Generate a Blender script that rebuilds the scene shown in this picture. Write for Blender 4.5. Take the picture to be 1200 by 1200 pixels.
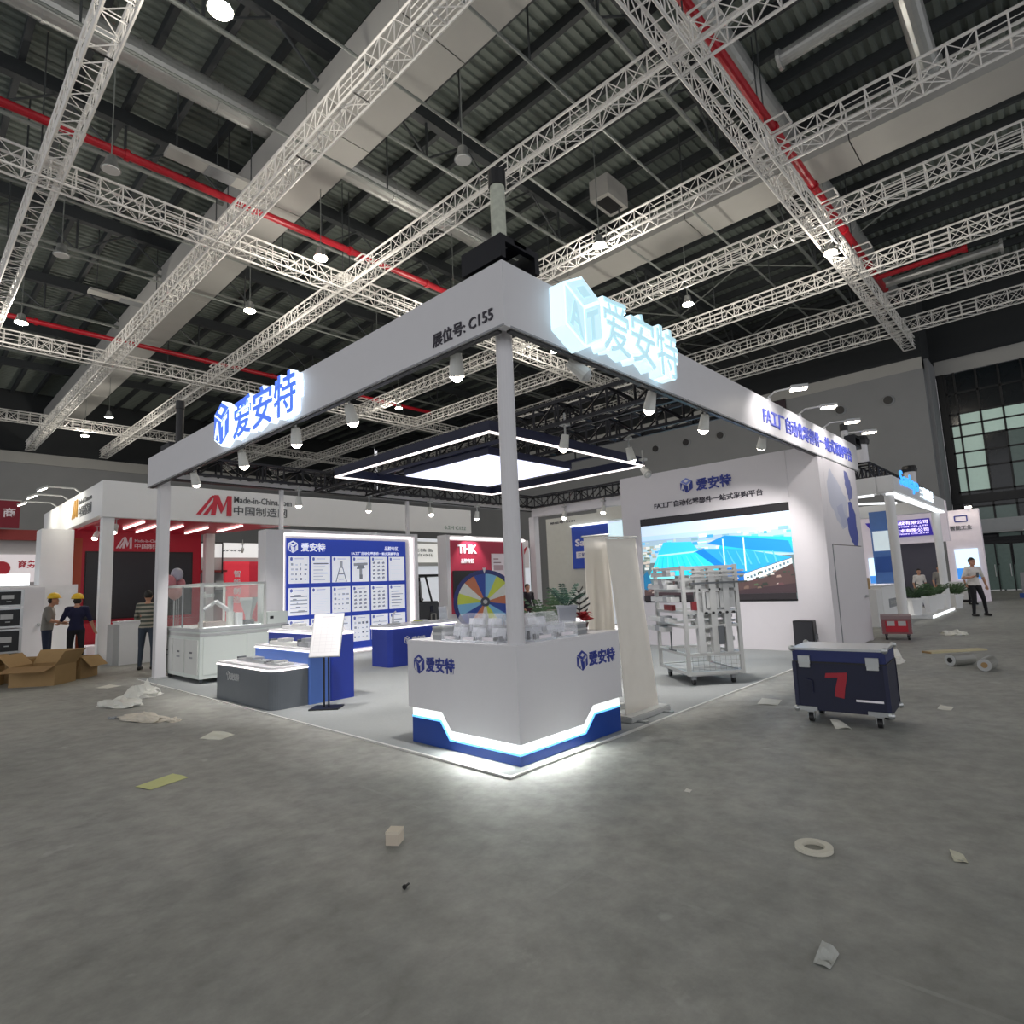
import bpy, bmesh, math, random
from mathutils import Vector, Matrix, noise
random.seed(7)
for o in list(bpy.data.objects): bpy.data.objects.remove(o, do_unlink=True)
SC = bpy.context.scene
COL = SC.collection
# ------------------------------------------------------------------ camera, world, exposure
def make_camera():
    f, pitch, roll, yaw = 695.41, 0.121924, -0.042069, 0.753106
    fw = Vector((math.cos(pitch)*math.cos(yaw), math.cos(pitch)*math.sin(yaw), math.sin(pitch)))
    r = Vector((math.sin(yaw), -math.cos(yaw), 0)); up = r.cross(fw)
    r2 = math.cos(roll)*r + math.sin(roll)*up; u2 = -math.sin(roll)*r + math.cos(roll)*up
    cd = bpy.data.cameras.new('camera'); co = bpy.data.objects.new('camera', cd); COL.objects.link(co)
    cd.sensor_width = 36; cd.lens = f/1200*36; cd.clip_end = 400; cd.clip_start = .05
    m = Matrix((r2, u2, -fw)).transposed().to_4x4(); m.translation = Vector((-3.5537, -3.3299, 1.5))
    co.matrix_world = m; SC.camera = co
make_camera()
W = bpy.data.worlds.new('world'); SC.world = W; W.use_nodes = True
W.node_tree.nodes['Background'].inputs[0].default_value = (.655, .655, .68, 1)
W.node_tree.nodes['Background'].inputs[1].default_value = .92
SC.view_settings.view_transform = 'Standard'; SC.view_settings.look = 'None'
SC.view_settings.exposure = 0.55; SC.view_settings.gamma = 1; SC.view_settings.use_curve_mapping = False
HALL_W, SPOT_W = 225, 190          # power of one hall lamp / one booth spotlight

# ------------------------------------------------------------------ materials
def lin(c):
    if isinstance(c, str):
        c = [int(c[i:i+2], 16)/255 for i in (0, 2, 4)]
        c = [x/12.92 if x <= .04045 else ((x+.055)/1.055)**2.4 for x in c]
    return (c[0], c[1], c[2], 1)
MATS = {}
def M(name, col, rough=.5, metal=0, emit=0, var=.06, scale=6, bump=0, ecol=None):
    if name in MATS: return MATS[name]
    m = bpy.data.materials.new(name); m.use_nodes = True; nt = m.node_tree; b = nt.nodes['Principled BSDF']
    c = lin(col)
    tc = nt.nodes.new('ShaderNodeTexCoord'); nz = nt.nodes.new('ShaderNodeTexNoise')
    nz.inputs['Scale'].default_value = scale; nz.inputs['Detail'].default_value = 4
    nt.links.new(tc.outputs['Object'], nz.inputs['Vector'])
    mx = nt.nodes.new('ShaderNodeMix'); mx.data_type = 'RGBA'
    mx.inputs[6].default_value = tuple(min(1, x*(1-var)) for x in c[:3])+(1,)
    mx.inputs[7].default_value = tuple(min(1, x*(1+var)) for x in c[:3])+(1,)
    nt.links.new(nz.outputs['Fac'], mx.inputs[0]); nt.links.new(mx.outputs[2], b.inputs['Base Color'])
    b.inputs['Roughness'].default_value = rough; b.inputs['Metallic'].default_value = metal
    if emit:
        b.inputs['Emission Color'].default_value = lin(ecol) if ecol else c
        b.inputs['Emission Strength'].default_value = emit
    if bump:
        bp = nt.nodes.new('ShaderNodeBump'); bp.inputs['Strength'].default_value = bump
        nt.links.new(nz.outputs['Fac'], bp.inputs['Height']); nt.links.new(bp.outputs[0], b.inputs['Normal'])
    MATS[name] = m; return m
def mat_attr(name, emit=0, rough=.5):
    if name in MATS: return MATS[name]
    m = bpy.data.materials.new(name); m.use_nodes = True; nt = m.node_tree; b = nt.nodes['Principled BSDF']
    a = nt.nodes.new('ShaderNodeAttribute'); a.attribute_name = 'Col'
    nt.links.new(a.outputs['Color'], b.inputs['Base Color']); b.inputs['Roughness'].default_value = rough
    if emit:
        nt.links.new(a.outputs['Color'], b.inputs['Emission Color']); b.inputs['Emission Strength'].default_value = emit
    MATS[name] = m; return m
def mat_glass(name, col=(.9, .96, .95), fac=.14, rough=.03):
    if name in MATS: return MATS[name]
    m = bpy.data.materials.new(name); m.use_nodes = True; nt = m.node_tree; nt.nodes.remove(nt.nodes['Principled BSDF'])
    out = nt.nodes['Material Output']; t = nt.nodes.new('ShaderNodeBsdfTransparent'); g = nt.nodes.new('ShaderNodeBsdfPrincipled')
    t.inputs[0].default_value = (*col, 1); g.inputs['Base Color'].default_value = (*col, 1); g.inputs['Roughness'].default_value = rough
    mx = nt.nodes.new('ShaderNodeMixShader'); mx.inputs[0].default_value = fac
    nt.links.new(t.outputs[0], mx.inputs[1]); nt.links.new(g.outputs[0], mx.inputs[2]); nt.links.new(mx.outputs[0], out.inputs[0])
    MATS[name] = m; return m
def mat_floor():
    m = bpy.data.materials.new('concrete_floor'); m.use_nodes = True; nt = m.node_tree; b = nt.nodes['Principled BSDF']; N = nt.nodes.new; L = nt.links.new
    tc = N('ShaderNodeTexCoord')
    def nz(s, d=6, r=.6):
        n = N('ShaderNodeTexNoise'); n.inputs['Scale'].default_value = s; n.inputs['Detail'].default_value = d; n.inputs['Roughness'].default_value = r
        L(tc.outputs['Object'], n.inputs['Vector']); return n.outputs['Fac']
    def ramp(src, p0, p1, c0, c1):
        r = N('ShaderNodeValToRGB'); r.color_ramp.elements[0].position = p0; r.color_ramp.elements[1].position = p1
        r.color_ramp.elements[0].color = c0; r.color_ramp.elements[1].color = c1; L(src, r.inputs[0]); return r.outputs[0]
    def mix(a, bb, f, typ='MIX'):
        x = N('ShaderNodeMix'); x.data_type = 'RGBA'; x.blend_type = typ
        for s, v in ((6, a), (7, bb), (0, f)):
            if isinstance(v, (tuple, float, int)): x.inputs[s].default_value = v
            else: L(v, x.inputs[s])
        return x.outputs[2]
    base = ramp(nz(.35), .32, .7, (.235, .238, .222, 1), (.345, .348, .326, 1))
    fine = ramp(nz(5.5, 8, .7), .3, .75, (.74, .74, .73, 1), (1.24, 1.24, 1.22, 1))
    c = mix(base, fine, 1.0, 'MULTIPLY')
    scuff = ramp(nz(1.6, 10, .75), .60, .70, (0, 0, 0, 1), (.5, .5, .5, 1))
    c = mix(c, (.40, .40, .375, 1), scuff)
    spots = ramp(nz(3.1, 3, .5), .70, .74, (0, 0, 0, 1), (.45, .45, .45, 1))
    c = mix(c, (.47, .47, .45, 1), spots)
    dark = ramp(nz(.9, 9, .7), .63, .72, (0, 0, 0, 1), (.6, .6, .6, 1))
    c = mix(c, (.12, .118, .108, 1), dark)
    # slab joints every 6 m and thin chalk lines
    br = N('ShaderNodeTexBrick'); br.offset = 0; br.inputs['Scale'].default_value = 1; br.inputs['Brick Width'].default_value = 3.1; br.inputs['Row Height'].default_value = 3.1
    br.inputs['Mortar Size'].default_value = .012; br.inputs['Color1'].default_value = (0, 0, 0, 1); br.inputs['Color2'].default_value = (0, 0, 0, 1); br.inputs['Mortar'].default_value = (1, 1, 1, 1)
    mp = N('ShaderNodeMapping'); mp.inputs['Location'].default_value = (.9, 1.3, 0); L(tc.outputs['Object'], mp.inputs[0]); L(mp.outputs[0], br.inputs['Vector'])
    jl = mix(br.outputs['Color'], ramp(nz(2.3), .46, .66, (0, 0, 0, 1), (.3, .3, .3, 1)), 1.0, 'MULTIPLY')
    c = mix(c, (.42, .42, .40, 1), jl)
    L(c, b.inputs['Base Color'])
    rr = N('ShaderNodeMapRange'); rr.inputs[3].default_value = .5; rr.inputs[4].default_value = .72; L(nz(1.2), rr.inputs[0]); L(rr.outputs[0], b.inputs['Roughness'])
    bm = N('ShaderNodeBump'); bm.inputs['Strength'].default_value = .06; L(nz(14, 8, .7), bm.inputs['Height']); L(bm.outputs[0], b.inputs['Normal'])
    return m

white = M('white_laminate', 'd6d5d8', .45, var=.02)
white_gloss = M('white_gloss', 'dedde0', .25, var=.02)
offwhite = M('offwhite_panel', 'cfd0cc', .5, var=.03)
cloth = M('banner_fabric', 'ebe6dc', .8, var=.05)
navy = M('navy_paint', '171c3c', .45)
blue = M('royal_blue', '1d3390', .4, var=.04)
lblue = M('light_blue', '5277c4', .4, var=.04)
deepblue = M('plinth_blue', '123f94', .35, var=.05)
dgrey = M('dark_grey_panel', '565a5e', .55)
mgrey = M('mid_grey', '8c8f92', .5)
lgrey = M('light_grey', 'b4b6b6', .5)
black = M('black_plastic', '141417', .45)
blackmetal = M('black_truss_paint', '15151c', .45, .3)
steel = M('brushed_steel', 'b9bcbd', .35, .85)
alu = M('aluminium_profile', 'c4c5c3', .38, .55)
truss_m = M('aluminium_truss', 'eceae6', .5, .1, var=.06)
red = M('red_panel', 'b3162c', .45, var=.04)
redpipe = M('red_pipe_paint', 'b01426', .4, var=.1)
inkblue = M('sign_blue', '2a3a92', .4)
ink = M('dark_ink', '33303c', .5)
led = M('led_white', 'ffffff', .5, emit=1.4, ecol='fff2ee')
led_soft = M('led_soft', 'ffffff', .5, emit=1.2, ecol='f6fbff')
led_bar = M('led_tube', 'ffffff', .5, emit=2.2, ecol='ffe9e4')
panel_em = M('light_panel', 'ffffff', .5, emit=1.1, ecol='d9deff')
lens_em = M('spot_lens', 'ffffff', .5, emit=18.0, ecol='fff4e2')
lamp_em = M('hall_lamp_lens', 'ffffff', .5, emit=60.0, ecol='ffedc8')
lamp_off = M('hall_lamp_unlit', 'e6e6e2', .4)
acrylic = mat_glass('clear_acrylic', (.985, .99, 1), .16)
glass = mat_glass('machine_glass', (.97, .99, .98), .10)
card = M('cardboard', 'a1845a', .8, var=.1)
card_in = M('cardboard_inside', '8a6c45', .85, var=.1)
plastic_film = M('plastic_film', 'd8d8d0', .35, var=.12, bump=.3)
skin_m = M('skin', 'b98a70', .6)
hair_m = M('black_hair', '17140f', .6)
green = M('palm_green', '33502f', .55, var=.25, scale=14)
green2 = M('leaf_green', '4f6b45', .55, var=.25, scale=14)
pinkw = M('white_print', 'efeaf0', .5)
pic = mat_attr('printed_picture')
pic_em = mat_attr('screen_picture', .52)
pic_em2 = mat_attr('lit_board_picture', .55)

# ------------------------------------------------------------------ mesh building
class MB:
    def __init__(s): s.v = []; s.f = []
    def _a(s, vs, fs):
        k = len(s.v); s.v += [tuple(p) for p in vs]; s.f += [tuple(i+k for i in q) for q in fs]; return s
    def box(s, x0, x1, y0, y1, z0, z1):
        return s._a([(x0,y0,z0),(x1,y0,z0),(x1,y1,z0),(x0,y1,z0),(x0,y0,z1),(x1,y0,z1),(x1,y1,z1),(x0,y1,z1)],
                    [(3,2,1,0),(4,5,6,7),(0,1,5,4),(1,2,6,5),(2,3,7,6),(3,0,4,7)])
    def cbox(s, c, d, rz=0, rx=0, ry=0):
        R = Matrix.Rotation(rz,3,'Z') @ Matrix.Rotation(ry,3,'Y') @ Matrix.Rotation(rx,3,'X'); c = Vector(c); h = [x/2 for x in d]
        t = MB().box(-h[0],h[0],-h[1],h[1],-h[2],h[2]); return s._a([c+R@Vector(p) for p in t.v], t.f)
    def tube(s, p, q, r, n=6, r2=None, cap=True):
        p, q = Vector(p), Vector(q); d = (q-p)
        if d.length < 1e-6: return s
        d.normalize(); a = d.orthogonal().normalized(); b = d.cross(a); r2 = r if r2 is None else r2
        vs = []
        for c, rr in ((p, r), (q, r2)):
            for i in range(n):
                t = 2*math.pi*(i+.5)/n; vs.append(c+(a*math.cos(t)+b*math.sin(t))*rr)
        fs = [(i, (i+1) % n, n+(i+1) % n, n+i) for i in range(n)]
        if cap: fs += [tuple(range(n-1, -1, -1)), tuple(range(n, 2*n))]
        return s._a(vs, fs)
    def path(s, pts, r, n=6):
        for a, b in zip(pts, pts[1:]): s.tube(a, b, r, n)
        return s
    def prism(s, pts, ext):      # planar polygon extruded by a vector
        ext = Vector(ext); P = [Vector(p) for p in pts]; n = len(P)
        nn = Vector((0,0,0))
        for i in range(n): nn += P[i].cross(P[(i+1) % n])
        if nn.dot(ext) > 0: P.reverse()
        vs = P+[p+ext for p in P]
        return s._a(vs, [tuple(range(n)), tuple(range(2*n-1, n-1, -1))]+[((i+1) % n, i, n+i, n+(i+1) % n) for i in range(n)])
    def poly(s, pts): return s._a(pts, [tuple(range(len(pts)))])
    def lathe(s, prof, c=(0,0,0), n=16):
        c = Vector(c); vs = []; fs = []
        for r, z in prof:
            for i in range(n): t = 2*math.pi*i/n; vs.append(c+Vector((r*math.cos(t), r*math.sin(t), z)))
        for j in range(len(prof)-1):
            for i in range(n): fs.append((j*n+i, j*n+(i+1) % n, (j+1)*n+(i+1) % n, (j+1)*n+i))
        fs.append(tuple(range(n-1, -1, -1))); k = (len(prof)-1)*n; fs.append(tuple(range(k, k+n)))
        return s._a(vs, fs)
    def ball(s, c, r, nu=14, nv=9, R=None):
        r = r if isinstance(r, (tuple, list)) else (r, r, r); c = Vector(c); vs = []; fs = []
        for j in range(1, nv):
            a = math.pi*j/nv
            for i in range(nu):
                t = 2*math.pi*i/nu; p = Vector((r[0]*math.sin(a)*math.cos(t), r[1]*math.sin(a)*math.sin(t), r[2]*math.cos(a)))
                vs.append(c+(R@p if R else p))
        top = Vector((0,0,r[2])); vs.append(c+(R@top if R else top)); vs.append(c-(R@top if R else top)); T = len(vs)-2
        for j in range(nv-2):
            for i in range(nu): fs.append((j*nu+i, (j+1)*nu+i, (j+1)*nu+(i+1) % nu, j*nu+(i+1) % nu))
        for i in range(nu): fs.append((T, i, (i+1) % nu)); fs.append((T+1, (nv-2)*nu+(i+1) % nu, (nv-2)*nu+i))
        return s._a(vs, fs)
    def mesh(s, name, mat, bevel=0, smooth=False):
        me = bpy.data.meshes.new(name); me.from_pydata(s.v, [], s.f); me.validate()
        if bevel:
            bm = bmesh.new(); bm.from_mesh(me)
            bmesh.ops.bevel(bm, geom=[e for e in bm.edges if len(e.link_faces) == 2 and e.calc_face_angle(0) > .5], offset=bevel, segments=2, affect='EDGES', clamp_overlap=True)
            bm.to_mesh(me); bm.free()
        if mat: me.materials.append(mat)
        if smooth:
            for p in me.polygons: p.use_smooth = True
        return me
    def build(s, name, mat, parent=None, bevel=0, smooth=False, loc=None, rz=0):
        return link(name, s.mesh(name, mat, bevel, smooth), parent, loc, rz)
WROOT = set()                  # things whose parts are written in hall coordinates
def root_of(o):
    while o.parent: o = o.parent
    return o
def link(name, me, parent=None, loc=None, rz=0):
    o = bpy.data.objects.new(name, me); COL.objects.link(o)
    if parent:
        o.parent = parent; q = root_of(parent)
        if loc is None and q.name in WROOT: me.transform(Matrix.Translation(-Vector(q.location)))
    if loc: o.location = loc
    if rz: o.rotation_euler.z = rz
    return o
def tag(o, label, cat, group=None, kind=None):
    o['label'] = label; o['category'] = cat
    if group: o['group'] = group
    if kind: o['kind'] = kind
    return o
def thing(name, label, cat, loc=(0,0,0), rz=0, group=None):
    o = bpy.data.objects.new(name, None); COL.objects.link(o); o.location = loc; o.rotation_euler.z = rz; o.empty_display_size = .2
    return tag(o, label, cat, group)
def wthing(name, label, cat, loc, group=None):
    o = thing(name, label, cat, loc, 0, group); WROOT.add(o.name); return o
def struct(o): o['kind'] = 'structure'; return o
def B(x0, x1, y0, y1, z0, z1): return MB().box(x0, x1, y0, y1, z0, z1)
def copy_tree(root, loc, label=None, rz=None):
    r = root.copy(); COL.objects.link(r); r.location = loc
    if rz is not None: r.rotation_euler.z = rz
    if label: r['label'] = label
    for ch in list(root.children):
        c = ch.copy(); COL.objects.link(c); c.parent = r
        for g in list(ch.children):
            d = g.copy(); COL.objects.link(d); d.parent = c
    return r

def text_mesh(s, bold=0.0, depth=0.0, res=2):
    cu = bpy.data.curves.new('t', 'FONT'); cu.body = s; cu.size = 1; cu.offset = bold; cu.extrude = depth/2; cu.resolution_u = res
    ob = bpy.data.objects.new('t', cu); COL.objects.link(ob); bpy.context.view_layer.update()
    me = bpy.data.meshes.new_from_object(ob.evaluated_get(bpy.context.evaluated_depsgraph_get()))
    bpy.data.objects.remove(ob); bpy.data.curves.remove(cu); return me
def lettering(s, o, r, w, h, mat, parent, depth=.012, name='lettering', bold=.012, up=(0,0,1), n=None):
    """text fitted into w x h; o lower left corner, r reading direction"""
    r = Vector(r).normalized(); u = Vector(up); n = Vector(n) if n else r.cross(Vector((0,0,1))).normalized(); o = Vector(o)
    me = text_mesh(s, bold, 1.0); xs = [v.co.x for v in me.vertices]; ys = [v.co.y for v in me.vertices]
    x0, x1, y0, y1 = min(xs), max(xs), min(ys), max(ys); fx = w/(x1-x0); fy = h/(y1-y0)
    for v in me.vertices: x, y, z = v.co; v.co = o+r*((x-x0)*fx)+u*((y-y0)*fy)+n*((z+.5)*depth)
    me.materials.clear(); me.materials.append(mat); me.name = name
    return link(name, me, parent)
def picture(name, polys, o, r, parent, mat, up=(0,0,1), step=.00025, w=1, h=1):
    """flat print: polys = [(colour, [(x,y)..])] in picture units w x h, laid just proud of one another"""
    r = Vector(r); u = Vector(up); n = r.cross(u).normalized(); o = Vector(o); vs = []; fs = []; cols = []
    for k, (c, pts) in enumerate(polys):
        a = sum(pts[i][0]*pts[(i+1) % len(pts)][1]-pts[(i+1) % len(pts)][0]*pts[i][1] for i in range(len(pts)))
        if a < 0: pts = pts[::-1]
        i0 = len(vs); vs += [o+r*(x*w)+u*(y*h)+n*(step*(k+1)) for x, y in pts]
        fs.append(tuple(range(i0, len(vs)))); cols += [lin(c)]*len(pts)
    me = bpy.data.meshes.new(name); me.from_pydata(vs, [], fs)
    ca = me.color_attributes.new('Col', 'FLOAT_COLOR', 'CORNER')
    li = 0
    for p in me.polygons:
        for l in p.loop_indices: ca.data[l].color = cols[me.loops[l].vertex_index]
    me.materials.append(mat); return link(name, me, parent)
def rect(c, x0, y0, x1, y1): return (c, [(x0,y0),(x1,y0),(x1,y1),(x0,y1)])
def logo(o, r, size, parent, m_dark, m_light, depth=.01, top=None):
    """isometric cube mark: left face with A, right face with T, top face; o = lower left of its box"""
    r = Vector(r); u = Vector((0,0,1)); n = r.cross(u); o = Vector(o); w = size*.86; hgt = size
    P = lambda x, y, d=0: o+r*(x*w)+u*(y*hgt)+n*d
    b = thing_part = None
    MB().prism([P(0,.25), P(.485,.0), P(.485,.49), P(0,.73)], n*depth).build('cube_side', m_dark, parent)
    MB().prism([P(.515,.0), P(1,.25), P(1,.73), P(.515,.49)], n*depth).build('cube_side', m_dark, parent)
    MB().prism([P(.02,.77), P(.5,.53), P(.98,.77), P(.5,1.0)], n*depth).build('cube_top', top or m_dark, parent)
    sh = r*w*.34+u*(-.19*hgt); lettering('A', P(.07,.24,depth), sh, .36*w, .44*hgt, m_light, parent, depth*.5+.002, 'cube_letter', .03, u+Vector((0,0,0)), n)
    sh = r*w*.34+u*(.19*hgt); lettering('T', P(.56,.08,depth), sh, .36*w, .44*hgt, m_light, parent, depth*.5+.002, 'cube_letter', .03, u, n)
    MB().prism([P(.3,.77), P(.5,.67), P(.7,.77), P(.5,.87)], n*(depth+.003)).build('cube_letter', m_light, parent)
def rrect(x0, x1, y0, y1, rad, corners=(1,1,1,1), n=6):
    """rounded rectangle outline, counter-clockwise from lower left; corners = ll, lr, ur, ul"""
    P = []
    for k, (cx, cy, a0) in enumerate(((x0+rad, y0+rad, 180), (x1-rad, y0+rad, 270), (x1-rad, y1-rad, 0), (x0+rad, y1-rad, 90))):
        if corners[k]:
            for i in range(n+1): a = math.radians(a0+90*i/n); P.append((cx+rad*math.cos(a), cy+rad*math.sin(a)))
        else: P.append(((x0, x1, x1, x0)[k], (y0, y0, y1, y1)[k]))
    return P
def light(kind, name, parent, loc, power, col=(1, .95, .88), size=.1, angle=60, blend=.5, target=None):
    ld = bpy.data.lights.new(name, kind); ld.energy = power; ld.color = col
    if kind == 'SPOT': ld.spot_size = math.radians(angle); ld.spot_blend = blend; ld.shadow_soft_size = size
    elif kind == 'AREA': ld.shape = 'DISK'; ld.size = size
    else: ld.shadow_soft_size = size
    o = bpy.data.objects.new(name, ld); COL.objects.link(o); o.parent = parent; o.location = loc
    if target is not None: o.rotation_euler = (Vector(target)-Vector(loc)).to_track_quat('-Z', 'Y').to_euler()
    return o
# ================================================================== THE HALL
fl = B(-25, 60, -25, 75, -.1, 0).build('floor', mat_floor()); struct(fl)
concrete = M('concrete_wall', '86888a', .85, var=.08, scale=.6, bump=.05)
concrete_l = M('concrete_beam', 'a2a29f', .85, var=.06, scale=.8)
deck_m = M('roof_deck', '7d8680', .6, .1, var=.1, scale=2)
purlin_m = M('roof_purlin', '3c4043', .6, .1)
darkwall = M('dark_upper_wall', '2f3234', .8)
wr = B(38, 38.6, 1.9, 58.5, 0, 13.9).build('wall_right', concrete); struct(wr)
B(37.99, 38.7, 1.9, 58.5, 13.2, 13.9).build('wall_cap', concrete_l, wr)
B(38.6, 41, 1.7, 2.6, 0, 13.9).build('wall_pier', concrete, wr)
B(38.2, 38.8, 1.9, 58.5, 13.9, 19.3).build('upper_wall', darkwall, wr); B(41.2, 41.6, -30, 1.9, 13.3, 19.3).build('upper_wall', darkwall, wr); B(38.8, 41.2, 1.9, 2.3, 13.9, 19.3).build('upper_wall', darkwall, wr)
wl = B(-25, 38, 58.5, 59.1, 0, 14.0).build('wall_left', concrete); struct(wl)
B(-25, 38, 58.38, 58.5, 13.1, 14.0).build('wall_cap', concrete_l, wl)
B(-25, 38, 58.8, 59.2, 14, 19.3).build('upper_wall', darkwall, wl)
# roof: ribbed deck, purlins
mb = MB(); y = -22.0; vs = []; prof = []
while y < 59:
    prof += [(y, 19.2), (y+.14, 19.2), (y+.18, 19.28), (y+.32, 19.28)]; y += .36
for k, (yy, zz) in enumerate(prof): vs += [(-22, yy, zz), (41.6, yy, zz)]
mb._a(vs, [(2*i, 2*i+1, 2*i+3, 2*i+2) for i in range(len(prof)-1)])
ceil = mb.build('ceiling', deck_m); struct(ceil)
pm = B(-.09, .09, -20, 58.5, 18.82, 19.2).mesh('purlin', purlin_m)
for i in range(29): link('purlin', pm, ceil, (-2.9+1.46*i, 0, 0))
pm2 = B(-2, 41, -.15, .15, 18.3, 18.82).mesh('roof_beam', purlin_m)
for yy in (4.5, 12.0, 19.5, 27, 34.5, 42, 49.5): link('roof_beam', pm2, ceil, (0, yy, 0))
# roof trusses: tube bottom chord with zigzag webs up to the roof beams
roof_steel = M('roof_steel', '8b908c', .5, .3)
roof_steel_d = M('roof_steel_dark', '4a4e50', .5, .3)
for k, yy in enumerate((4.5, 12.0, 19.5, 27.0, 34.5, 42.0)):
    t = thing('roof_truss', 'dark steel roof truss under the ribbed roof, %s from the camera' % ('nearest','second','third','fourth','fifth','sixth')[k], 'roof truss', (0, yy, 16.9), 0, 'roof trusses')
    MB().tube((-2.5,0,0), (40,0,0), .075, 8).build('bottom_chord', roof_steel, t)
    web = MB().tube((0,0,0), (1.9,0,1.5), .045, 5).tube((1.9,0,1.5), (3.8,0,0), .045, 5).tube((0,0,0),(0,0,1.5),.05,5).mesh('web_brace', roof_steel_d)
    for i in range(11): link('web_brace', web, t, (-2.3+3.8*i, 0, 0))
    if k < 4:
        st = MB().tube((0,0,0), (0,3.7,1.6), .04, 5).tube((0,0,0), (0,-3.7,1.6), .04, 5).mesh('cross_stay', roof_steel)
        for i in range(6): link('cross_stay', st, t, (-2.3+7.6*i, 0, 0))
# lighting trusses
def truss_seg(L, nb, w, h, rc=.032, rb=.015):
    m = MB(); b = L/nb
    C = [(-w/2, 0), (w/2, 0), (w/2, h), (-w/2, h)]
    for (x, z) in C: m.tube((x, 0, z), (x, L, z), rc, 6, cap=False)
    for i in range(nb):
        y0, y1 = i*b, (i+1)*b
        for k in range(4):
            p, q = C[k], C[(k+1) % 4]
            if k == 0 or k == 2:
                m.tube((p[0], y0, p[1]), (q[0], y0, q[1]), rb, 4, cap=False)
                a, c = (p, q) if i % 2 else (q, p)
                if k == 0: m.tube((a[0], y0, a[1]), (c[0], y1, c[1]), rb, 4, cap=False)
            else:
                m.tube((p[0], y0, p[1]), (q[0], y0, q[1]), rb*1.2, 4, cap=False)
                if i in (0, nb-1):
                    for f in (.33, .66): m.tube((p[0], y0, h*f), (p[0], y1, h*f), rb*.9, 4, cap=False)
                else:
                    m.tube((p[0], y0, 0), (p[0], y1, h), rb*.8, 4, cap=False); m.tube((p[0], y0, h), (p[0], y1, 0), rb*.8, 4, cap=False)
    for y0 in (0, L): m.tube((-w/2, y0, 0), (w/2, y0, 0), rb*1.6, 4, cap=False)
    return m
seg = truss_seg(3.05, 5, .56, .66, .042, .018).mesh('truss_segment', truss_m)
ordn = ('first','second','third','fourth','fifth','sixth','seventh','eighth')
for k, xx in enumerate((-.8, 4.15, 9.2, 14.5, 19.4, 24.5, 29.1, 33.2)):
    t = thing('lighting_truss', 'silver lattice lighting truss running away to the left, %s counted from the left edge' % ordn[k], 'truss', (xx, 0, 14.0), 0, 'long lattice trusses')
    for j in range(-6 if k > 1 else -3, 18):
        link('truss_segment', seg, t, (0, 2.45+3.05*j, 0))
for k, yy in enumerate((2.2, 17.65, 32.8, 48.0)):
    t = thing('lighting_truss', 'silver lattice lighting truss running away to the right, %s nearest of the crossing trusses' % ordn[k], 'truss', (0, yy, 13.98), 0, 'crossing lattice trusses')
    for j in range(-1, 12):
        o = link('truss_segment', seg, t, (-.2+3.05*j, 0, 0), -math.pi/2)
# corner blocks where trusses cross are fixed by hanger rods: chain hoists with thin rods
for k, (xx, yy) in enumerate(((4.15,17.65),(9.2,17.65),(9.2,2.2),(14.5,2.2),(24.5,2.2),(-.8,17.65))):
    t = thing('truss_hanger', 'pair of thin steel hanger rods above the truss crossing %s' % ('left of the blue sign','above the booth number','top centre right','right of the red pipe','near the far right wall','at the far left')[k], 'hanger rod', (xx, yy, 14.66), 0, 'truss hanger rods')
    for d in (-.25, .25): MB().tube((d, d*.6, 0), (d, d*.6, 4.1), .022, 5).build('rod', roof_steel_d, t)
    MB().cbox((0,0,.03), (.75,.5,.06)).build('clamp_plate', truss_m, t)
# box ducts along the hall, round ducts across, red pipes
duct_w = M('white_duct', 'b0afab', .6, var=.05, scale=1.5)
duct_s = M('silver_duct', 'b8bab8', .35, .5, var=.1)
seam = M('duct_seam', '4e4f50', .7)
for nm, x0, x1, y0, y1, lab in (('box_duct', 4.85, 7.15, -2, 57, 'wide white box duct under the roof beside the left truss'), ('box_duct', 18.9, 20.7, -18, 57, 'wide pale box duct under the roof on the right')):
    t = thing(nm, lab, 'air duct', (x0, y0, 16.5), 0, 'box ducts')
    n = 12; L = (y1-y0)/n
    pmm = B(0, x1-x0, .02, L-.02, 0, .9).mesh('duct_panel', duct_w)
    for i in range(n): link('duct_panel', pmm, t, (0, i*L, 0))
    B(.05, x1-x0-.05, .05, y1-y0-.05, .06, .8).build('duct_core', seam, t)
for (yy, zz, rr, x0, x1, lab) in ((15.6, 17.95, .445, -6, 17, 'round silver ventilation duct crossing the roof on the left'), (2.84, 17.95, .42, 8, 37, 'round grey ventilation duct beside the red pipe on the right')):
    t = thing('round_duct', lab, 'air duct', (x0, yy, zz), 0, 'round ducts')
    n = int((x1-x0)/2.3); L = (x1-x0)/n
    pmm = MB().tube((.03,0,0), (L-.03,0,0), rr, 20).mesh('duct_section', duct_s, smooth=False)
    rim = MB().tube((-.04,0,0), (.04,0,0), rr+.03, 20).mesh('duct_collar', duct_s)
    for i in range(n): link('duct_section', pmm, t, (i*L,0,0)); link('duct_collar', rim, t, (i*L,0,0))
t = thing('branch_duct', 'pale straight duct pipe with end flange at upper right', 'air duct', (14.3, -1.9, 17.0))
MB().tube((0,.2,0), (0,3.3,0), .22, 16).build('pipe', duct_s, t); MB().tube((0,3.3,0),(0,3.4,0),.3,16).build('flange', duct_s, t)
t = thing('branch_duct', 'vertical pale duct stub near the box duct at upper right', 'air duct', (17.3, -1.75, 16.4))
MB().tube((-3,0,.6), (0.5,0,.6), .3, 16).build('pipe', duct_s, t); MB().tube((.5,0,.6),(.6,0,.6),.4,16).build('flange', duct_s, t)
t = thing('branch_duct', 'slanting pale duct pipe at the right edge near the wall', 'air duct', (30, -1.0, 15.6))
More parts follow.
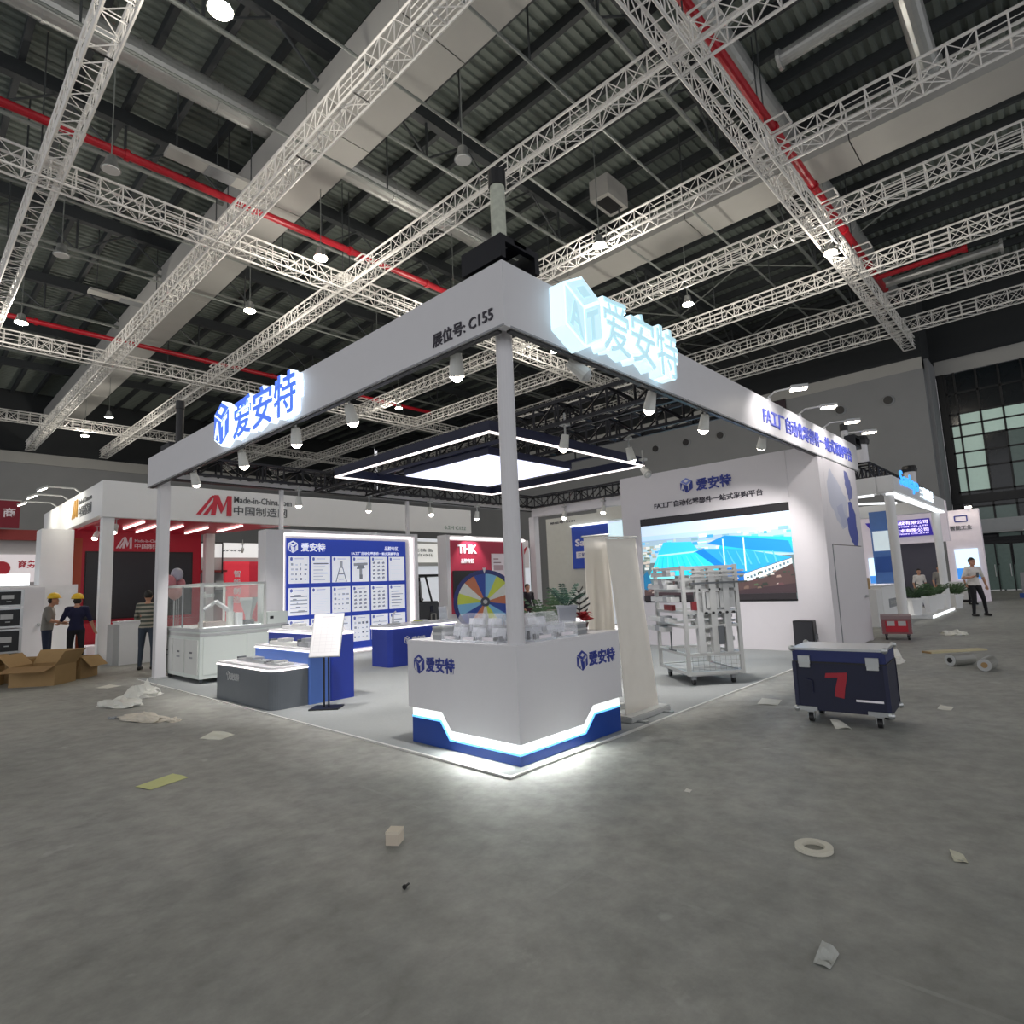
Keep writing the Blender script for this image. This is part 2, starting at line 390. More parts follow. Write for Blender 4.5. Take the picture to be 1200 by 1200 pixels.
MB().tube((0,-1.5,0), (0,3.0,0), .2, 14).build('pipe', duct_s, t); MB().tube((0,-1.6,0),(0,-1.5,0),.35,14).build('flange', duct_s, t)
for yy, x0, x1, lab in ((2.05, 2, 30.5, 'bright red sprinkler pipe above the right crossing truss'), (17.0, -8, 16, 'red sprinkler pipe crossing at upper left'), (32.9, -8, 26, 'dark red sprinkler pipe far at left')):
    t = thing('sprinkler_pipe', lab, 'pipe', (x0, yy, 15.5), 0, 'red sprinkler pipes')
    MB().tube((0,0,0), (x1-x0,0,0), .13, 12).build('pipe', redpipe, t)
    br = MB().path([(-.3,-.3,-.35),(.3,-.3,-.35),(.3,.3,-.35),(-.3,.3,-.35),(-.3,-.3,-.35)], .035, 5).mesh('pipe_bracket', truss_m)
    for i in range(int((x1-x0)/5)): link('pipe_bracket', br, t, (2.5+5*i, -.3, .05))
    fl_ = MB().tube((-.06,0,0),(.06,0,0),.18,12).mesh('pipe_coupling', redpipe)
    for i in range(int((x1-x0)/4)): link('pipe_coupling', fl_, t, (1+4*i, 0, 0))
t = thing('sprinkler_branch', 'short red branch pipe at the end of the right sprinkler pipe', 'pipe', (28.5, 2.05, 15.4)); MB().tube((0,-3.4,0),(0,0,0),.12,10).build('pipe', redpipe, t); MB().tube((0,-3.5,0),(0,-3.3,0),.17,10).build('end_cap', redpipe, t)
# thin service pipes crossing with white sensors
for k, (yy, zz) in enumerate(((9.0, 15.6), (6.1, 15.9), (12.9, 15.6), (21.0, 15.6), (25.0, 15.6), (36.5, 15.6))):
    t = thing('service_pipe', 'thin grey service pipe under the roof, %s row' % ordn[k], 'pipe', (-4, yy, zz), 0, 'thin service pipes')
    MB().tube((0,0,0), (40,0,0), .045, 6).build('pipe', roof_steel, t)
    for i in range(4): MB().tube((3+9*i,0,0),(3+9*i,0,3.2),.03,5).build('drop_rod', roof_steel_d, t)
# return-air grilles: pale panels
for lab, x, y, z, lx, ly in (('white slatted air panel beside the left red pipe', 3.2, 15.7, 15.3, 2.9, .55), ('white air panel far at left under the truss', 3.6, 27.5, 15.4, 3.0, .5)):
    hh = 2.2 if y < 20 else 3.85
    t = thing('air_vent', lab, 'air vent', (x, y, z)); B(-lx/2, lx/2, -ly/2, ly/2, 0, .12).build('casing', duct_w, t); B(-lx*.1, lx*.2, -ly/2-.005, ly/2+.005, -.01, 0).build('grille', mgrey, t); MB().tube((-lx*.4,0,.12),(-lx*.4,0,hh),.02,5).tube((lx*.4,0,.12),(lx*.4,0,hh),.02,5).build('hanger', roof_steel_d, t)
t = thing('air_diffuser', 'grey square ceiling air diffuser right of the wrapped post', 'air vent', (16.6, 9.2, 17.2)); B(-.75,.75,-.45,.45,0,.9).build('casing', duct_w, t); B(-.55,.55,-.3,.3,-.02,0).build('grille', black, t)
# hall lamps
def hall_lamp(x, y, z, on, lab):
    t = thing('hall_lamp', lab, 'ceiling lamp', (x, y, z), 0, 'hall lamps')
    MB().lathe([(.08,.42),(.14,.38),(.17,.2),(.24,.06),(.26,0)], n=16).build('reflector', steel, t)
    MB().lathe([(.23,-.02),(.23,.01)], n=16).build('lens', lamp_em if on else lamp_off, t)
    MB().tube((0,0,.4), (0,0,5.42), .018, 5).build('rod', roof_steel, t)
    if on: light('POINT', 'lamp_light', t, (0,0,-.3), HALL_W, (1, .93, .82), .2)
for x, y, on, lab in ((.64,8.4,1,'lit hall lamp at the top edge left of the white duct'), (-.01,28.9,1,'lit hall lamp at the far left edge'), (6.9,15.6,1,'lit hall lamp under the left red pipe near the truss crossing'),
        (6.75,21.4,1,'lit hall lamp hanging left of centre below the crossing truss'), (13.9,8.05,1,'lit hall lamp just right of the wrapped post'), (20.8,8.05,1,'lit hall lamp above the glowing white sign'),
        (21,2.2,1,'lit hall lamp on the right crossing truss'), (6.3,42.5,1,'lit hall lamp far at left above the third crossing truss'), (6.2,48.8,1,'lit hall lamp farthest at left by the far wall'),
        (.27,15.4,0,'unlit hall lamp under the left red pipe'), (.16,21.5,0,'unlit hall lamp in the left hall bay'), (7.3,8.2,0,'unlit white hall lamp left of the wrapped post'),
        (13.4,15.6,1,'lit hall lamp seen below the left fascia'), (13.3,21.5,1,'smaller lit hall lamp seen below the left fascia'), (20.4,15.5,1,'lit hall lamp seen just right of the corner column'), (20,28.9,1,'far lit hall lamp seen under the left fascia')):
    hall_lamp(x, y, 13.75, on, lab)
# air nozzles in the right wall
nz = MB().lathe([(.33,0),(.33,.06),(.2,.12)], n=18).mesh('nozzle_ring', mgrey); nd = MB().lathe([(.24,.0),(.24,.2)], n=18).mesh('nozzle_bore', black)
for k, yy in enumerate((3.8, 6.45, 9.1, 11.75, 14.4, 17.1, 19.7)):
    t = thing('air_nozzle', 'round black air nozzle in the concrete wall, %s from the curtain wall' % ordn[k], 'air vent', (38, yy, 11.68), 0, 'air nozzles'); t.rotation_euler = (0, -math.pi/2, 0)
    link('nozzle_ring', nz, t); link('nozzle_bore', nd, t)
t = thing('exit_board', 'dark square board on the concrete wall above the right fascia', 'board', (37.88, 10.6, 12.3)); B(0,.08,-.9,.9,-.9,.9).build('panel', M('dark_maroon', '2c1a26', .6), t); B(-.02,0,-.95,.95,.9,.95).build('trim', black, t)
# curtain wall with doors
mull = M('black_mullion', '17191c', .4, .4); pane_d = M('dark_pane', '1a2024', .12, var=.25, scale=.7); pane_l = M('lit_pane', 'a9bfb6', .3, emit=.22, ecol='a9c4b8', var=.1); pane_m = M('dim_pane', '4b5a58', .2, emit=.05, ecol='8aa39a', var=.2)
cw = struct(B(41.0, 41.1, -22, 1.7, 13.3, 14.2).build('window_1', concrete_l))
ys = [1.25, .8]+[-.25-1.05*i for i in range(20)]; zs = [.0, 1.5, 2.9, 3.7, 4.95, 5.9, 7.35, 8.3, 9.25, 10.0, 10.7, 12.0, 13.3]
for yv in ys: B(41.0, 41.14, yv-.05, yv+.05, 0, 13.3).build('mullion', mull, cw)
for zv in zs[1:-1]: B(41.0, 41.13, ys[-1], 1.6, zv-.05, zv+.05).build('transom', mull, cw)
B(40.9, 41.2, ys[-1], 1.7, 5.2, 5.7).build('transom', mull, cw); B(40.8, 41.2, ys[-1], 1.7, 2.9, 3.1).build('transom', mull, cw)
B(40.95, 41.2, 1.3, 1.69, 0, 13.3).build('jamb', mull, cw)
pmesh = {}
for i in range(len(ys)-1):
    for j in range(len(zs)-1):
        key = 'd'
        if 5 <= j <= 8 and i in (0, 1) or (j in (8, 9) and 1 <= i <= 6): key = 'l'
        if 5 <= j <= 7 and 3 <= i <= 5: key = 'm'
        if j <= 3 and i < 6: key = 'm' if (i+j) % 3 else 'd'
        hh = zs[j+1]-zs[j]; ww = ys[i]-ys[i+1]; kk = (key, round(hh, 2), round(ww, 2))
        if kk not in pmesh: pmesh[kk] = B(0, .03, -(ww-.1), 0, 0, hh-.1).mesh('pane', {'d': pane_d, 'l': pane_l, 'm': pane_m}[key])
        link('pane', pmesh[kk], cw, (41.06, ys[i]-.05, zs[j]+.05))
t = thing('entrance_canopy', 'pale glass entrance canopy above the dark doors at right', 'canopy', (40.2, -.6, 3.3)); B(-.6,.6,-1.5,1.5,0,.12).build('deck', mgrey, t); B(-.62,-.58,-1.5,1.5,.12,.8).build('glass_screen', M('frosted', '8b9094', .3), t)
d = struct(B(40.85, 40.95, -2.2, .6, 2.7, 2.9).build('door_1', mull))
for i in range(4):
    y0 = .55-.7*i; B(40.86, 40.94, y0-.62, y0-.56, 0, 2.7).build('stile', mull, d); B(40.88, 40.92, y0-.56, y0, .05, 2.65).build('door_leaf', pane_m, d); B(40.80,40.86, y0-.5, y0-.46, .8, 1.5).build('door_handle', steel, d)
# ================================================================== THE BOOTH (x runs along the right front, y along the left front)
LX, LY, ZT, ZB = 11.55, 9.95, 4.32, 3.72
XN, YN = (1, 0, 0), (0, -1, 0)          # reading directions on faces seen from -y and from -x
carpet = B(-.07, 11.6, .07, 10.0, 0, .012).build('booth_carpet', M('grey_carpet', '8a8e8e', .9, var=.08, scale=30, bump=.1)); tag(carpet, 'light grey carpet covering the floor of the white corner booth', 'carpet')
edge_m = M('carpet_edge_trim', 'c9c9c4', .3)
t = wthing('carpet_trim', 'thin white edging strip along the front sides of the grey carpet', 'edging', (-.07, .07, 0))
B(-.095, -.07, .045, 9.9, 0, .016).build('strip', edge_m, t); B(-.07, 11.5, .045, .07, 0, .016).build('strip', edge_m, t)
# fascia beams
fa = wthing('fascia_beam', 'long white fascia beam on the left side carrying the booth number', 'fascia', (0, 0, ZB))
B(0, .08, 0, LY, ZB, ZT).build('panel', white, fa); B(.02, .07, .1, LY-.1, ZB-.02, ZB).build('light_track', black, fa); B(.08, .32, LY-.3, LY, ZB, ZT).build('end_box', white, fa)
B(-.002, 0, 0, LY, ZB, ZB+.018).build('edge_strip', mgrey, fa)
lettering('展位号: C155', (0, .955, 3.80), YN, .83, .145, ink, fa, .012, bold=.008)
fb = wthing('fascia_beam', 'long white fascia beam on the right side with the blue slogan lettering', 'fascia', (.3, 0, ZB))
B(.08, LX, 0, .08, ZB, ZT).build('panel', white, fb); B(.1, LX-.1, .02, .07, ZB-.02, ZB).build('light_track', black, fb); B(LX-.3, LX, .08, .3, ZB, ZT).build('end_box', white, fb); B(.08, LX, -.002, 0, ZB, ZB+.018).build('edge_strip', mgrey, fb)
lettering('FA工厂自动化零部件一站式采购平台', (5.9, 0, 3.87), XN, 5.1, .29, M('slogan_blue_glow', '5560c4', .3, emit=.12, ecol='6a74e0'), fb, .02, bold=.006)  # letters are unlit; faint emission in the colour brightens them
fc = wthing('rear_beam', 'slim white rear beam between the rear column and the screen wall', 'beam', (LX-.2, .3, ZB)); B(LX-.2, LX, 3.5, LY-.2, ZB, 4.0).build('panel', white, fc); B(LX-.2, LX, .3, 3.5, ZB, 4.0).build('panel', white, fc)
fd = wthing('rear_beam', 'slim white rear beam above the blue product board', 'beam', (.3, LY-.2, 3.9)); B(.3, LX-.2, LY-.2, LY-.05, 3.93, 4.03).build('panel', white, fd); B(.3, LX-.2, LY-.21, LY-.04, 3.9, 3.93).build('light_track', black, fd)
# columns
def column(x, y, r, z1, lab, sq=True):
    t = thing('booth_column', lab, 'column', (x, y, 0), 0, 'booth columns')
    if sq: B(-r, r, -r, r, .012, z1).build('shaft', white, t, bevel=.008)
    else: MB().tube((0,0,.012), (0,0,z1), r, 20).build('shaft', white, t, smooth=False)
    if sq: B(-r-.03, r+.03, -r-.03, r+.03, .012, .04).build('base_plate', lgrey, t)
    else: MB().tube((0,0,z1-.05), (0,0,z1), r+.02, 20).build('top_collar', white, t)
column(.24, .24, .078, 4.0, 'white corner column rising out of the corner counter', False)
column(.2, 9.6, .095, ZB, 'white column at the left end of the left fascia beam')
column(11.45, 9.75, .12, ZB, 'white rear column between the prize wheel and the blue wall sign')
column(11.3, .2, .08, ZB, 'white column behind the map wall at the right')
for x in (2.70, 6.27):
    t = thing('board_post', 'slim white post standing on the %s top corner of the product board' % ('left' if x < 4 else 'right'), 'post', (x, 9.82, 2.95), 0, 'board posts'); B(-.04,.04,-.04,.04,0,1.0).build('post', white, t); B(-.1,.1,-.08,.08,0,.02).build('foot', lgrey, t)
# black roof trusses of the booth
def btruss(p, L, axis, lab, w=.3, h=.35):
    t = thing('booth_truss', lab, 'truss', p, 0, 'black booth trusses'); n = max(1, round(L/2)); S = L/n
    me = MB(); b = S/4
    C = [(-w/2, 0), (w/2, 0), (w/2, h), (-w/2, h)]
    for x, z in C: me.cbox((x, S/2, z), (.05, S, .05))
    for i in range(5):
        yy = min(max(i*b, .03), S-.03)
        for k in range(4):
            p0, q0 = C[k], C[(k+1) % 4]; me.tube((p0[0], yy, p0[1]), (q0[0], yy, q0[1]), .024, 4)
        if i < 4:
            for x in (-w/2, w/2): me.tube((x, i*b, 0 if i % 2 else h), (x, i*b+b, h if i % 2 else 0), .018, 4)
            me.tube((-w/2 if i % 2 else w/2, i*b, 0), (w/2 if i % 2 else -w/2, i*b+b, 0), .018, 4)
    m = me.mesh('truss_segment', blackmetal)
    for i in range(n): link('truss_segment', m, t, (0, i*S, 0) if axis == 'y' else (i*S, 0, 0), 0 if axis == 'y' else -math.pi/2)
btruss((3.6, .35, 3.92), 9.3, 'y', 'black lattice truss across the booth roof nearest the corner')
btruss((5.0, .35, 3.92), 9.3, 'y', 'black lattice truss across the booth roof behind the light frame')
btruss((.35, 9.72, 4.03), 11, 'x', 'black lattice truss over the rear side above the product board')
btruss((11.35, .4, 4.02), 9.2, 'y', 'black lattice truss over the rear right side of the booth')
btruss((.45, .24, 4.06), 10.9, 'x', 'black lattice truss running along the back of the right fascia', .22, .22)
btruss((.24, .45, 4.06), 9.0, 'y', 'black lattice truss running along the back of the left fascia', .22, .22)
# wrapped hoist posts above the corners
wrap = M('wrapped_post', 'b9bdae', .6, var=.35, scale=16)
for x, y, z0, z1, lab, mm in ((.30, .30, 4.33, 5.30, 'mottled pale wrapped post with black cap above the booth corner', wrap), (.45, 9.6, 4.3, 5.35, 'black hoist post above the left end of the left fascia', black), (11.75, .25, 4.3, 4.75, 'white hoist cylinder with black cap above the right end of the fascia', white)):
    t = thing('hoist_post', lab, 'hoist post', (x, y, z0), 0, 'hoist posts'); cs = .85 if mm is wrap else 1
    MB().tube((0,0,.28), (0,0,z1-z0), .072, 14).build('post', mm, t); MB().tube((0,0,z1-z0), (0,0,z1-z0+.16), .085, 14).build('cap', black, t)
    MB().box(-.26*cs,.26*cs,-.26*cs,.26*cs,0,.06).box(-.26,-.2,-.26,.26,.06,.28).box(.2,.26,-.26,.26,.06,.28).box(-.2,.2,-.26,-.2,.22,.28).box(-.2,.2,.2,.26,.22,.28).box(-.08,.08,-.26,.26,.24,.28).build('base_cage', blackmetal, t)
# illuminated signs
sig_b = M('sign_face_blue', '3a5fd0', .4, emit=.55, ecol='4d78ea'); sig_w = M('sign_edge_glow', 'eaf6ff', .4, emit=1.0, ecol='dcefff')
sig_c = M('sign_face_pale', 'cfeaf4', .4, emit=.5, ecol='c0e8f8'); sig_cw = M('sign_side_pale', 'e4f8ff', .4, emit=.66, ecol='d2f0ff'); sig_lines = M('sign_shade_lines', 'bfe0ea', .5, emit=.46, ecol='b4e0ee')
def cube_sign(t, o, r, size, fm, em, dp, ltr):
    r = Vector(r); u = Vector((0,0,1)); n = r.cross(u); o = Vector(o); w = size*.84
    P = lambda x, y, d=0: o+r*(x*w)+u*(y*size)+n*d
    MB().prism([P(0,.2), P(.5,-.02), P(1,.2), P(1,.8), P(.5,1.02), P(0,.8)], n*dp).build('cube_body', em, t)
    for nm, pts in (('cube_face', [(.03,.235),(.475,.035),(.475,.545),(.03,.745)]), ('cube_face', [(.525,.035),(.97,.235),(.97,.745),(.525,.545)]), ('cube_top', [(.06,.79),(.5,.59),(.94,.79),(.5,.98)])):
        MB().prism([P(x, y, dp) for x, y in pts], n*.012).build(nm, fm, t)
    d2 = dp+.012
    lettering('A', P(.09,.24,d2), r*w*.42+u*(-.19*size), .38*w, .42*size, ltr, t, .006, 'cube_letter', .03, (0,0,1), n)
    lettering('T', P(.55,.08,d2), r*w*.42+u*(.19*size), .38*w, .42*size, ltr, t, .006, 'cube_letter', .03, (0,0,1), n)
    MB().prism([P(.3,.79,d2), P(.5,.70,d2), P(.7,.79,d2), P(.5,.88,d2)], n*.005).build('cube_letter', ltr, t)
sg = wthing('illuminated_sign', 'blue cube logo and three blue characters with glowing white edges on left fascia', 'sign', (0, 5, ZB))
cube_sign(sg, (-.005, 6.12, 3.77), YN, .68, sig_b, sig_w, .13, sig_w)
for k, ch in enumerate('爱安特'):
    y0 = 5.46-.66*k
    lettering(ch, (-.005, y0, 3.78), YN, .61, .58, sig_w, sg, .10, 'character_edge', .035); lettering(ch, (-.105, y0-.008, 3.788), YN, .594, .564, sig_b, sg, .014, 'character', .008)
sr = wthing('illuminated_sign', 'overexposed pale glowing cube logo and three characters on right fascia', 'sign', (1.9, 0, ZB))
cube_sign(sr, (.64, -.005, 3.72), XN, .70, sig_c, sig_cw, .17, sig_lines)
for k, ch in enumerate('爱安特'):
    x0 = 1.26+.53*k
    lettering(ch, (x0, -.005, 3.80), XN, .50, .60, sig_cw, sr, .16, 'character_edge', .05); lettering(ch, (x0+.006, -.165, 3.806), XN, .488, .588, sig_lines, sr, .012, 'character', .004)
# arm lights over the right fascia
for k, (bx, hx) in enumerate(((6.29, 5.77), (7.8, 7.2), (9.28, 8.46), (10.55, 9.72))):
    t = thing('arm_light', 'small floodlight on a bent arm above the right fascia, %s from the corner' % ordn[k], 'arm light', (bx, 0, ZT), 0, 'arm lights on the right fascia')
    B(-.05,.05,0,.12,0,.05).build('clamp', lgrey, t); MB().path([(0,.05,.04),(-.1,-.12,.10),(-.35,-.48,.02)], .014, 6).build('arm', lgrey, t)
    hd = MB().cbox((-.42,-.58,-.02), (.16,.24,.05), .5).build('lamp_head', lgrey, t); MB().cbox((-.42,-.58,-.05), (.14,.22,.012), .5).build('lens', lens_em, hd)
    light('SPOT', 'lamp_light', t, (-.42,-.6,-.08), 28, (1,.95,.93), .06, 120, .6, (-.3,.2,-.6))
# spotlights inside the fascia
def spotlight(x, y, z, tgt, lab, on=True, power=None, group='booth spotlights'):
    t = thing('spotlight', lab, 'spotlight', (x, y, z), 0, group); d = (Vector(tgt)-Vector((x,y,z))).normalized()
    MB().tube((0,0,.46), (0,0,.1), .015, 6).cbox((0,0,.28), (.12,.12,.04)).build('bracket', lgrey, t)
    p0, p1 = -d*.02+Vector((0,0,.1)), d*.2+Vector((0,0,.1))
    MB().tube(p0, p1, .055, 14, .078).build('head', offwhite, t); MB().tube(p1, p1+d*.012, .07, 14).ball(p1+d*.0, .06, 12, 8).build('lens', lens_em if on else lgrey, t)
    if on: light('SPOT', 'lamp_light', t, p1+d*.09, power or SPOT_W, (1,.95,.92), .05, 75, .6, p1+d)
for x, y, tg, lab in ((.42, 1.1, (1.2,1.9,0), 'lit spotlight under the left fascia nearest the corner column'), (.5, 3.3, (1.6,3.3,0), 'lit spotlight under the left fascia left of the booth number'), (.5, 4.75, (1.0,5.2,0), 'small lit spotlight under the left fascia right of the blue sign'),
        (.52, 6.7, (1.2,6.5,0), 'lit spotlight under the left fascia below the blue cube logo'), (.5, 8.9, (1.6,9,0), 'lit spotlight at the left end of the left fascia'), (3.5, 2.1, (3.5,3,0), 'bright spotlight hanging near the light frame right of the column'), (5.1, 1.98, (6.5,2,0), 'spotlight at the right corner of the light frame'),
        (3.2, .42, (3.4,1.6,0), 'lit spotlight under the right fascia below the glowing characters'), (4.8, .45, (5,1.4,0), 'lit spotlight under the right fascia right of the glowing sign'), (7.0, .42, (8.4,1.6,1.5), 'lit spotlight under the right fascia next to the screen wall'),
        (6.9, 9.6, (6.6,8.5,0), 'lit spotlight on the rear truss above the forklift'), (8.7, 9.6, (8.7,9.9,1.5), 'lit spotlight on the rear truss above the prize wheel'), (11.3, 8.3, (10,8,0), 'lit spotlight on the rear beam right of the rear column'), (11.3, 6.8, (10,6.5,0), 'lit spotlight on the rear beam near the screen wall'), (3.0, 9.58, (3.2,9.9,1.4), 'lit spotlight above the left part of the product board'), (4.9, 9.58, (4.9,9.9,1.4), 'lit spotlight above the middle of the product board')):
    z = 3.62
    if min(x, y) < .6:            # those on the fascia hang close behind its lower edge
        k = (.17+3.5537)/(x+3.5537) if x < .6 else (.17+3.33)/(y+3.33); x = (x+3.5537)*k-3.5537; y = (y+3.33)*k-3.33; z = 1.5+2.2*k+.08
    spotlight(x, y, z, tg, lab)
spotlight(1.15, .17, 3.62, (1.6,-.3,3), 'unlit grey spotlight under the right fascia below the cube logo', False)
spotlight(6.02, 2.27, 3.42, (5.5,1.4,2.6), 'unlit clear spotlight beside the right corner of the light frame', False)
# hanging square light frame
hf = wthing('hanging_light_frame', 'dark square hanging frame outlined with a white light line', 'light frame', (4.12, 4.36, 3.6))
x0, x1, y0, y1 = 2.08, 6.16, 2.32, 6.4
for a in ((x0, x1, y0, y0+.07), (x0, x1, y1-.07, y1), (x0, x0+.07, y0+.07, y1-.07), (x1-.07, x1, y0+.07, y1-.07)): B(*a, 3.62, 3.77).build('frame_side', navy, hf)
for a in ((x0, x1, y0, y0+.035), (x0, x1, y1-.035, y1), (x0, x0+.035, y0+.035, y1-.035), (x1-.035, x1, y0+.035, y1-.035)): B(*a, 3.595, 3.62).build('led_line', led, hf)
for xx in (3.0, 5.2): B(xx-.03, xx+.03, y0+.07, y1-.07, 3.72, 3.77).build('cross_bar', navy, hf)
for xx in (3.0, 5.2):
    for yy in (3.2, 5.5): MB().tube((xx,yy,3.74), (xx,yy,4.1), .015, 5).build('suspension', black, hf)
hp = wthing('light_panel', 'glowing square ceiling light panel inside the dark hanging frame', 'light panel', (4.1, 4.42, 3.6))
B(3.02, 5.2, 3.3, 5.55, 3.6, 3.72).build('casing', navy, hp); B(3.05, 5.17, 3.33, 5.52, 3.585, 3.6).build('diffuser', panel_em, hp)
# ------------------------------------------------------------------ screen wall, map wall
XW = 8.6
wt = M('wall_white', 'd3d0d4', .5, var=.02)
sw = wthing('screen_wall', 'tall white wall holding the big video screen and slogan', 'display wall', (XW, 2.3, 0))
B(XW, XW+.25, .6, 4.45, .0, .96).build('lower_panel', wt, sw); B(XW, XW+.25, .6, 4.45, 2.89, 3.92).build('header_panel', wt, sw); B(XW, XW+.25, 3.97, 4.45, .96, 2.89).build('side_panel', wt, sw)
B(XW+.01, XW+.25, .02, .598, 2.4, 3.92).build('header_panel', wt, sw); B(XW+.22, XW+.25, .6, 4.0, .9, 2.95).build('back_board', mgrey, sw)
logo((XW, 2.87, 3.36), YN, .33, sw, inkblue, white, .02, top=M('logo_top', '7b8ad0', .4))
lettering('爱安特', (XW, 2.50, 3.37), YN, .79, .27, inkblue, sw, .02, bold=.02); lettering('FA工厂自动化零部件一站式采购平台', (XW, 3.56, 3.085), YN, 2.47, .14, ink, sw, .015, bold=.015)
wg = MB().prism([(XW-.06, 0, 0), (XW-.06, .60, 0), (XW-.06, .60, 2.93), (XW-.06, 0.08, 3.66), (XW-.06, 0, 3.66)], (.3, 0, 0)).build('wing_panel', wt, sw)
# video screen
vs_ = wthing('video_screen', 'large video screen showing factory buildings with turquoise roofs', 'screen', (XW, 2.3, .96)); B(XW+.02, XW+.2, .62, 3.97, .965, 2.888).build('housing', M('screen_black', '1c191d', .35), vs_)
P = []
P += [rect('5d6f72', 0, 0, 1, 1), rect('a9c6d2', 0, .5, 1, .8), rect('c9dff2', 0, .86, 1, 1), rect('b4d2ee', 0, .8, 1, .86), rect('9db7c8', 0, .70, 1, .80)]
rnd = random.Random(3)
for i in range(80):
    x = rnd.random(); w_ = .015+.05*rnd.random(); y_ = .58+.22*rnd.random(); P.append(rect(rnd.choice(['5cbbe8','8fd4ee','dfeef4','7da6b4','b7c7c4','3d9fe0','cfd8d4']), x, y_, min(1, x+w_), y_+.012+.03*rnd.random()))
P += [('35c6e6', [(.12,.60),(.17,.76),(.37,.74),(.42,.62)]), ('aeeef2', [(.12,.565),(.42,.60),(.42,.62),(.12,.60)]), ('22b6f0', [(.55,.62),(.6,.78),(1,.70),(1,.52)]), ('1a86e0', [(.48,.7),(.60,.78),(.98,.66),(1,.52),(.72,.6)]),
      ('0b7fd0', [(.38,.60),(.45,.64),(.62,.36),(.56,.34)]), ('2fd4f0', [(.05,.34),(.12,.58),(.40,.60),(.56,.36),(.50,.26)]), ('8beef4', [(.04,.30),(.05,.34),(.50,.27),(.50,.24)]), ('2a9fe6', [(.45,.64),(.70,.60),(.99,.47),(.72,.32),(.62,.36)]),
      ('1566b4', [(.56,.36),(.62,.38),(.72,.32),(.72,.2),(.60,.24)]), ('dfe9ea', [(.70,.30),(.99,.46),(.99,.40),(.75,.22),(.70,.22)]), ('7fb3c8', [(.02,.2),(.06,.34),(.04,.30)])]
for i in range(11): P.append(rect('59707c', .74+.022*i, .255+.0145*i, .752+.022*i, .285+.0145*i))
P += [('4c3b3a', [(0,.14),(.12,.26),(.5,.24),(.72,.22),(.82,.25),(.99,.40),(1,.30),(1,.07),(0,.07)]), ('3a2d31', [(0,.07),(.3,.15),(.65,.11),(1,.18),(1,.07)]), ('1c6a94', [(.0,.34),(.03,.40),(.06,.22),(.03,.14),(0,.16)])]
for i in range(70):
    x = rnd.random(); y_ = .1+.2*rnd.random()*(.6+.6*x); s_ = .006+.016*rnd.random(); P.append((rnd.choice(['6d5a50','8f7a70','c8bdb6','35443a','4d5b45','5a3d40','a79a94','2f3530']), [(x,y_),(min(1,x+s_*1.7),y_+.004),(min(1,x+s_*1.4),y_+s_*1.6),(x+.003,y_+s_*1.3)]))
for i in range(9): P.append(('1fc3e4' if i % 2 else '5fdcf0', [(.09+.05*i,.36-.008*i),(.10+.05*i,.36-.008*i),(.135+.033*i,.57),(.13+.033*i,.57)]))
for i in range(7): P.append(('55b6ee', [(.60+.05*i,.40+.004*i),(.612+.05*i,.40+.004*i),(.56+.055*i,.60-.006*i),(.555+.055*i,.60-.006*i)]))
for x in (.585, .715): P.append(rect('d8f2fa', x, .34, x+.008, .74))
for i in range(26):
    x = rnd.random()*.1; y_ = .40+.3*rnd.random(); P.append(rect(rnd.choice(['dfe3de','9aa79c','6f7f74','c2b7ad']), x, y_, x+.03, y_+.03))
P += [rect('231f22', 0, 0, 1, .07)]
picture('screen_image', P, (XW+.02, 3.965, 1.0), YN, vs_, pic_em, w=3.34, h=1.72)
# storage room side with map and door
mw = wthing('map_wall', 'white side wall of the storage room with a blue map print', 'wall panel', (XW, 0, 0))
B(XW+.245, 11.2, 0, .06, 2.02, 3.70).build('upper_panel', wt, mw); B(XW+.245, XW+.29, 0, .06, 0, 2.02).build('frame_post', wt, mw); B(11.02, 11.2, 0, .06, 0, 2.02).build('frame_post', wt, mw); B(11.0, 11.2, .06, 4.4, 0, 3.7).build('rear_panel', wt, mw)
rg = random.Random(5)
def blob(c, pts, j=.02): 
    Q = []
    for i in range(len(pts)):
        a, b = pts[i], pts[(i+1) % len(pts)]
        for k in range(4): f = k/4; Q.append((a[0]+(b[0]-a[0])*f+rg.uniform(-j, j), a[1]+(b[1]-a[1])*f+rg.uniform(-j, j)))
    return (c, Q)
picture('map_print', [blob('b9bccb', [(.10,.80),(.22,1.0),(.34,.92),(.50,.80),(.66,.62),(.62,.30),(.46,.20),(.28,.34),(.14,.52)]), blob('a9adc4', [(.3,.5),(.5,.55),(.62,.3),(.46,.22)]), blob('6a70a4', [(.66,1.04),(.72,1.06),(.86,.92),(.88,.72),(.76,.62),(.70,.72),(.66,.86)], .015),
        blob('4a55a0', [(.70,.60),(.80,.62),(.90,.44),(.92,.10),(.84,-.02),(.70,.04),(.62,.20),(.60,.36),(.68,.40)], .015)], (8.75, 0, 2.02), XN, mw, pic, w=2.3, h=1.5)
dr = wthing('storage_door', 'plain white storage door with a small silver handle', 'door', (8.7, .0, 0)); B(8.92, 11.0, -.012, .03, .02, 2.0).build('leaf', wt, dr); MB().box(10.78, 10.92, -.07, -.05, .93, .96).box(10.86, 10.9, -.05, -.012, .92, .97).build('door_handle', steel, dr)
B(8.895, 8.915, -.012, .03, .012, 2.02).build('jamb_line', mgrey, dr)
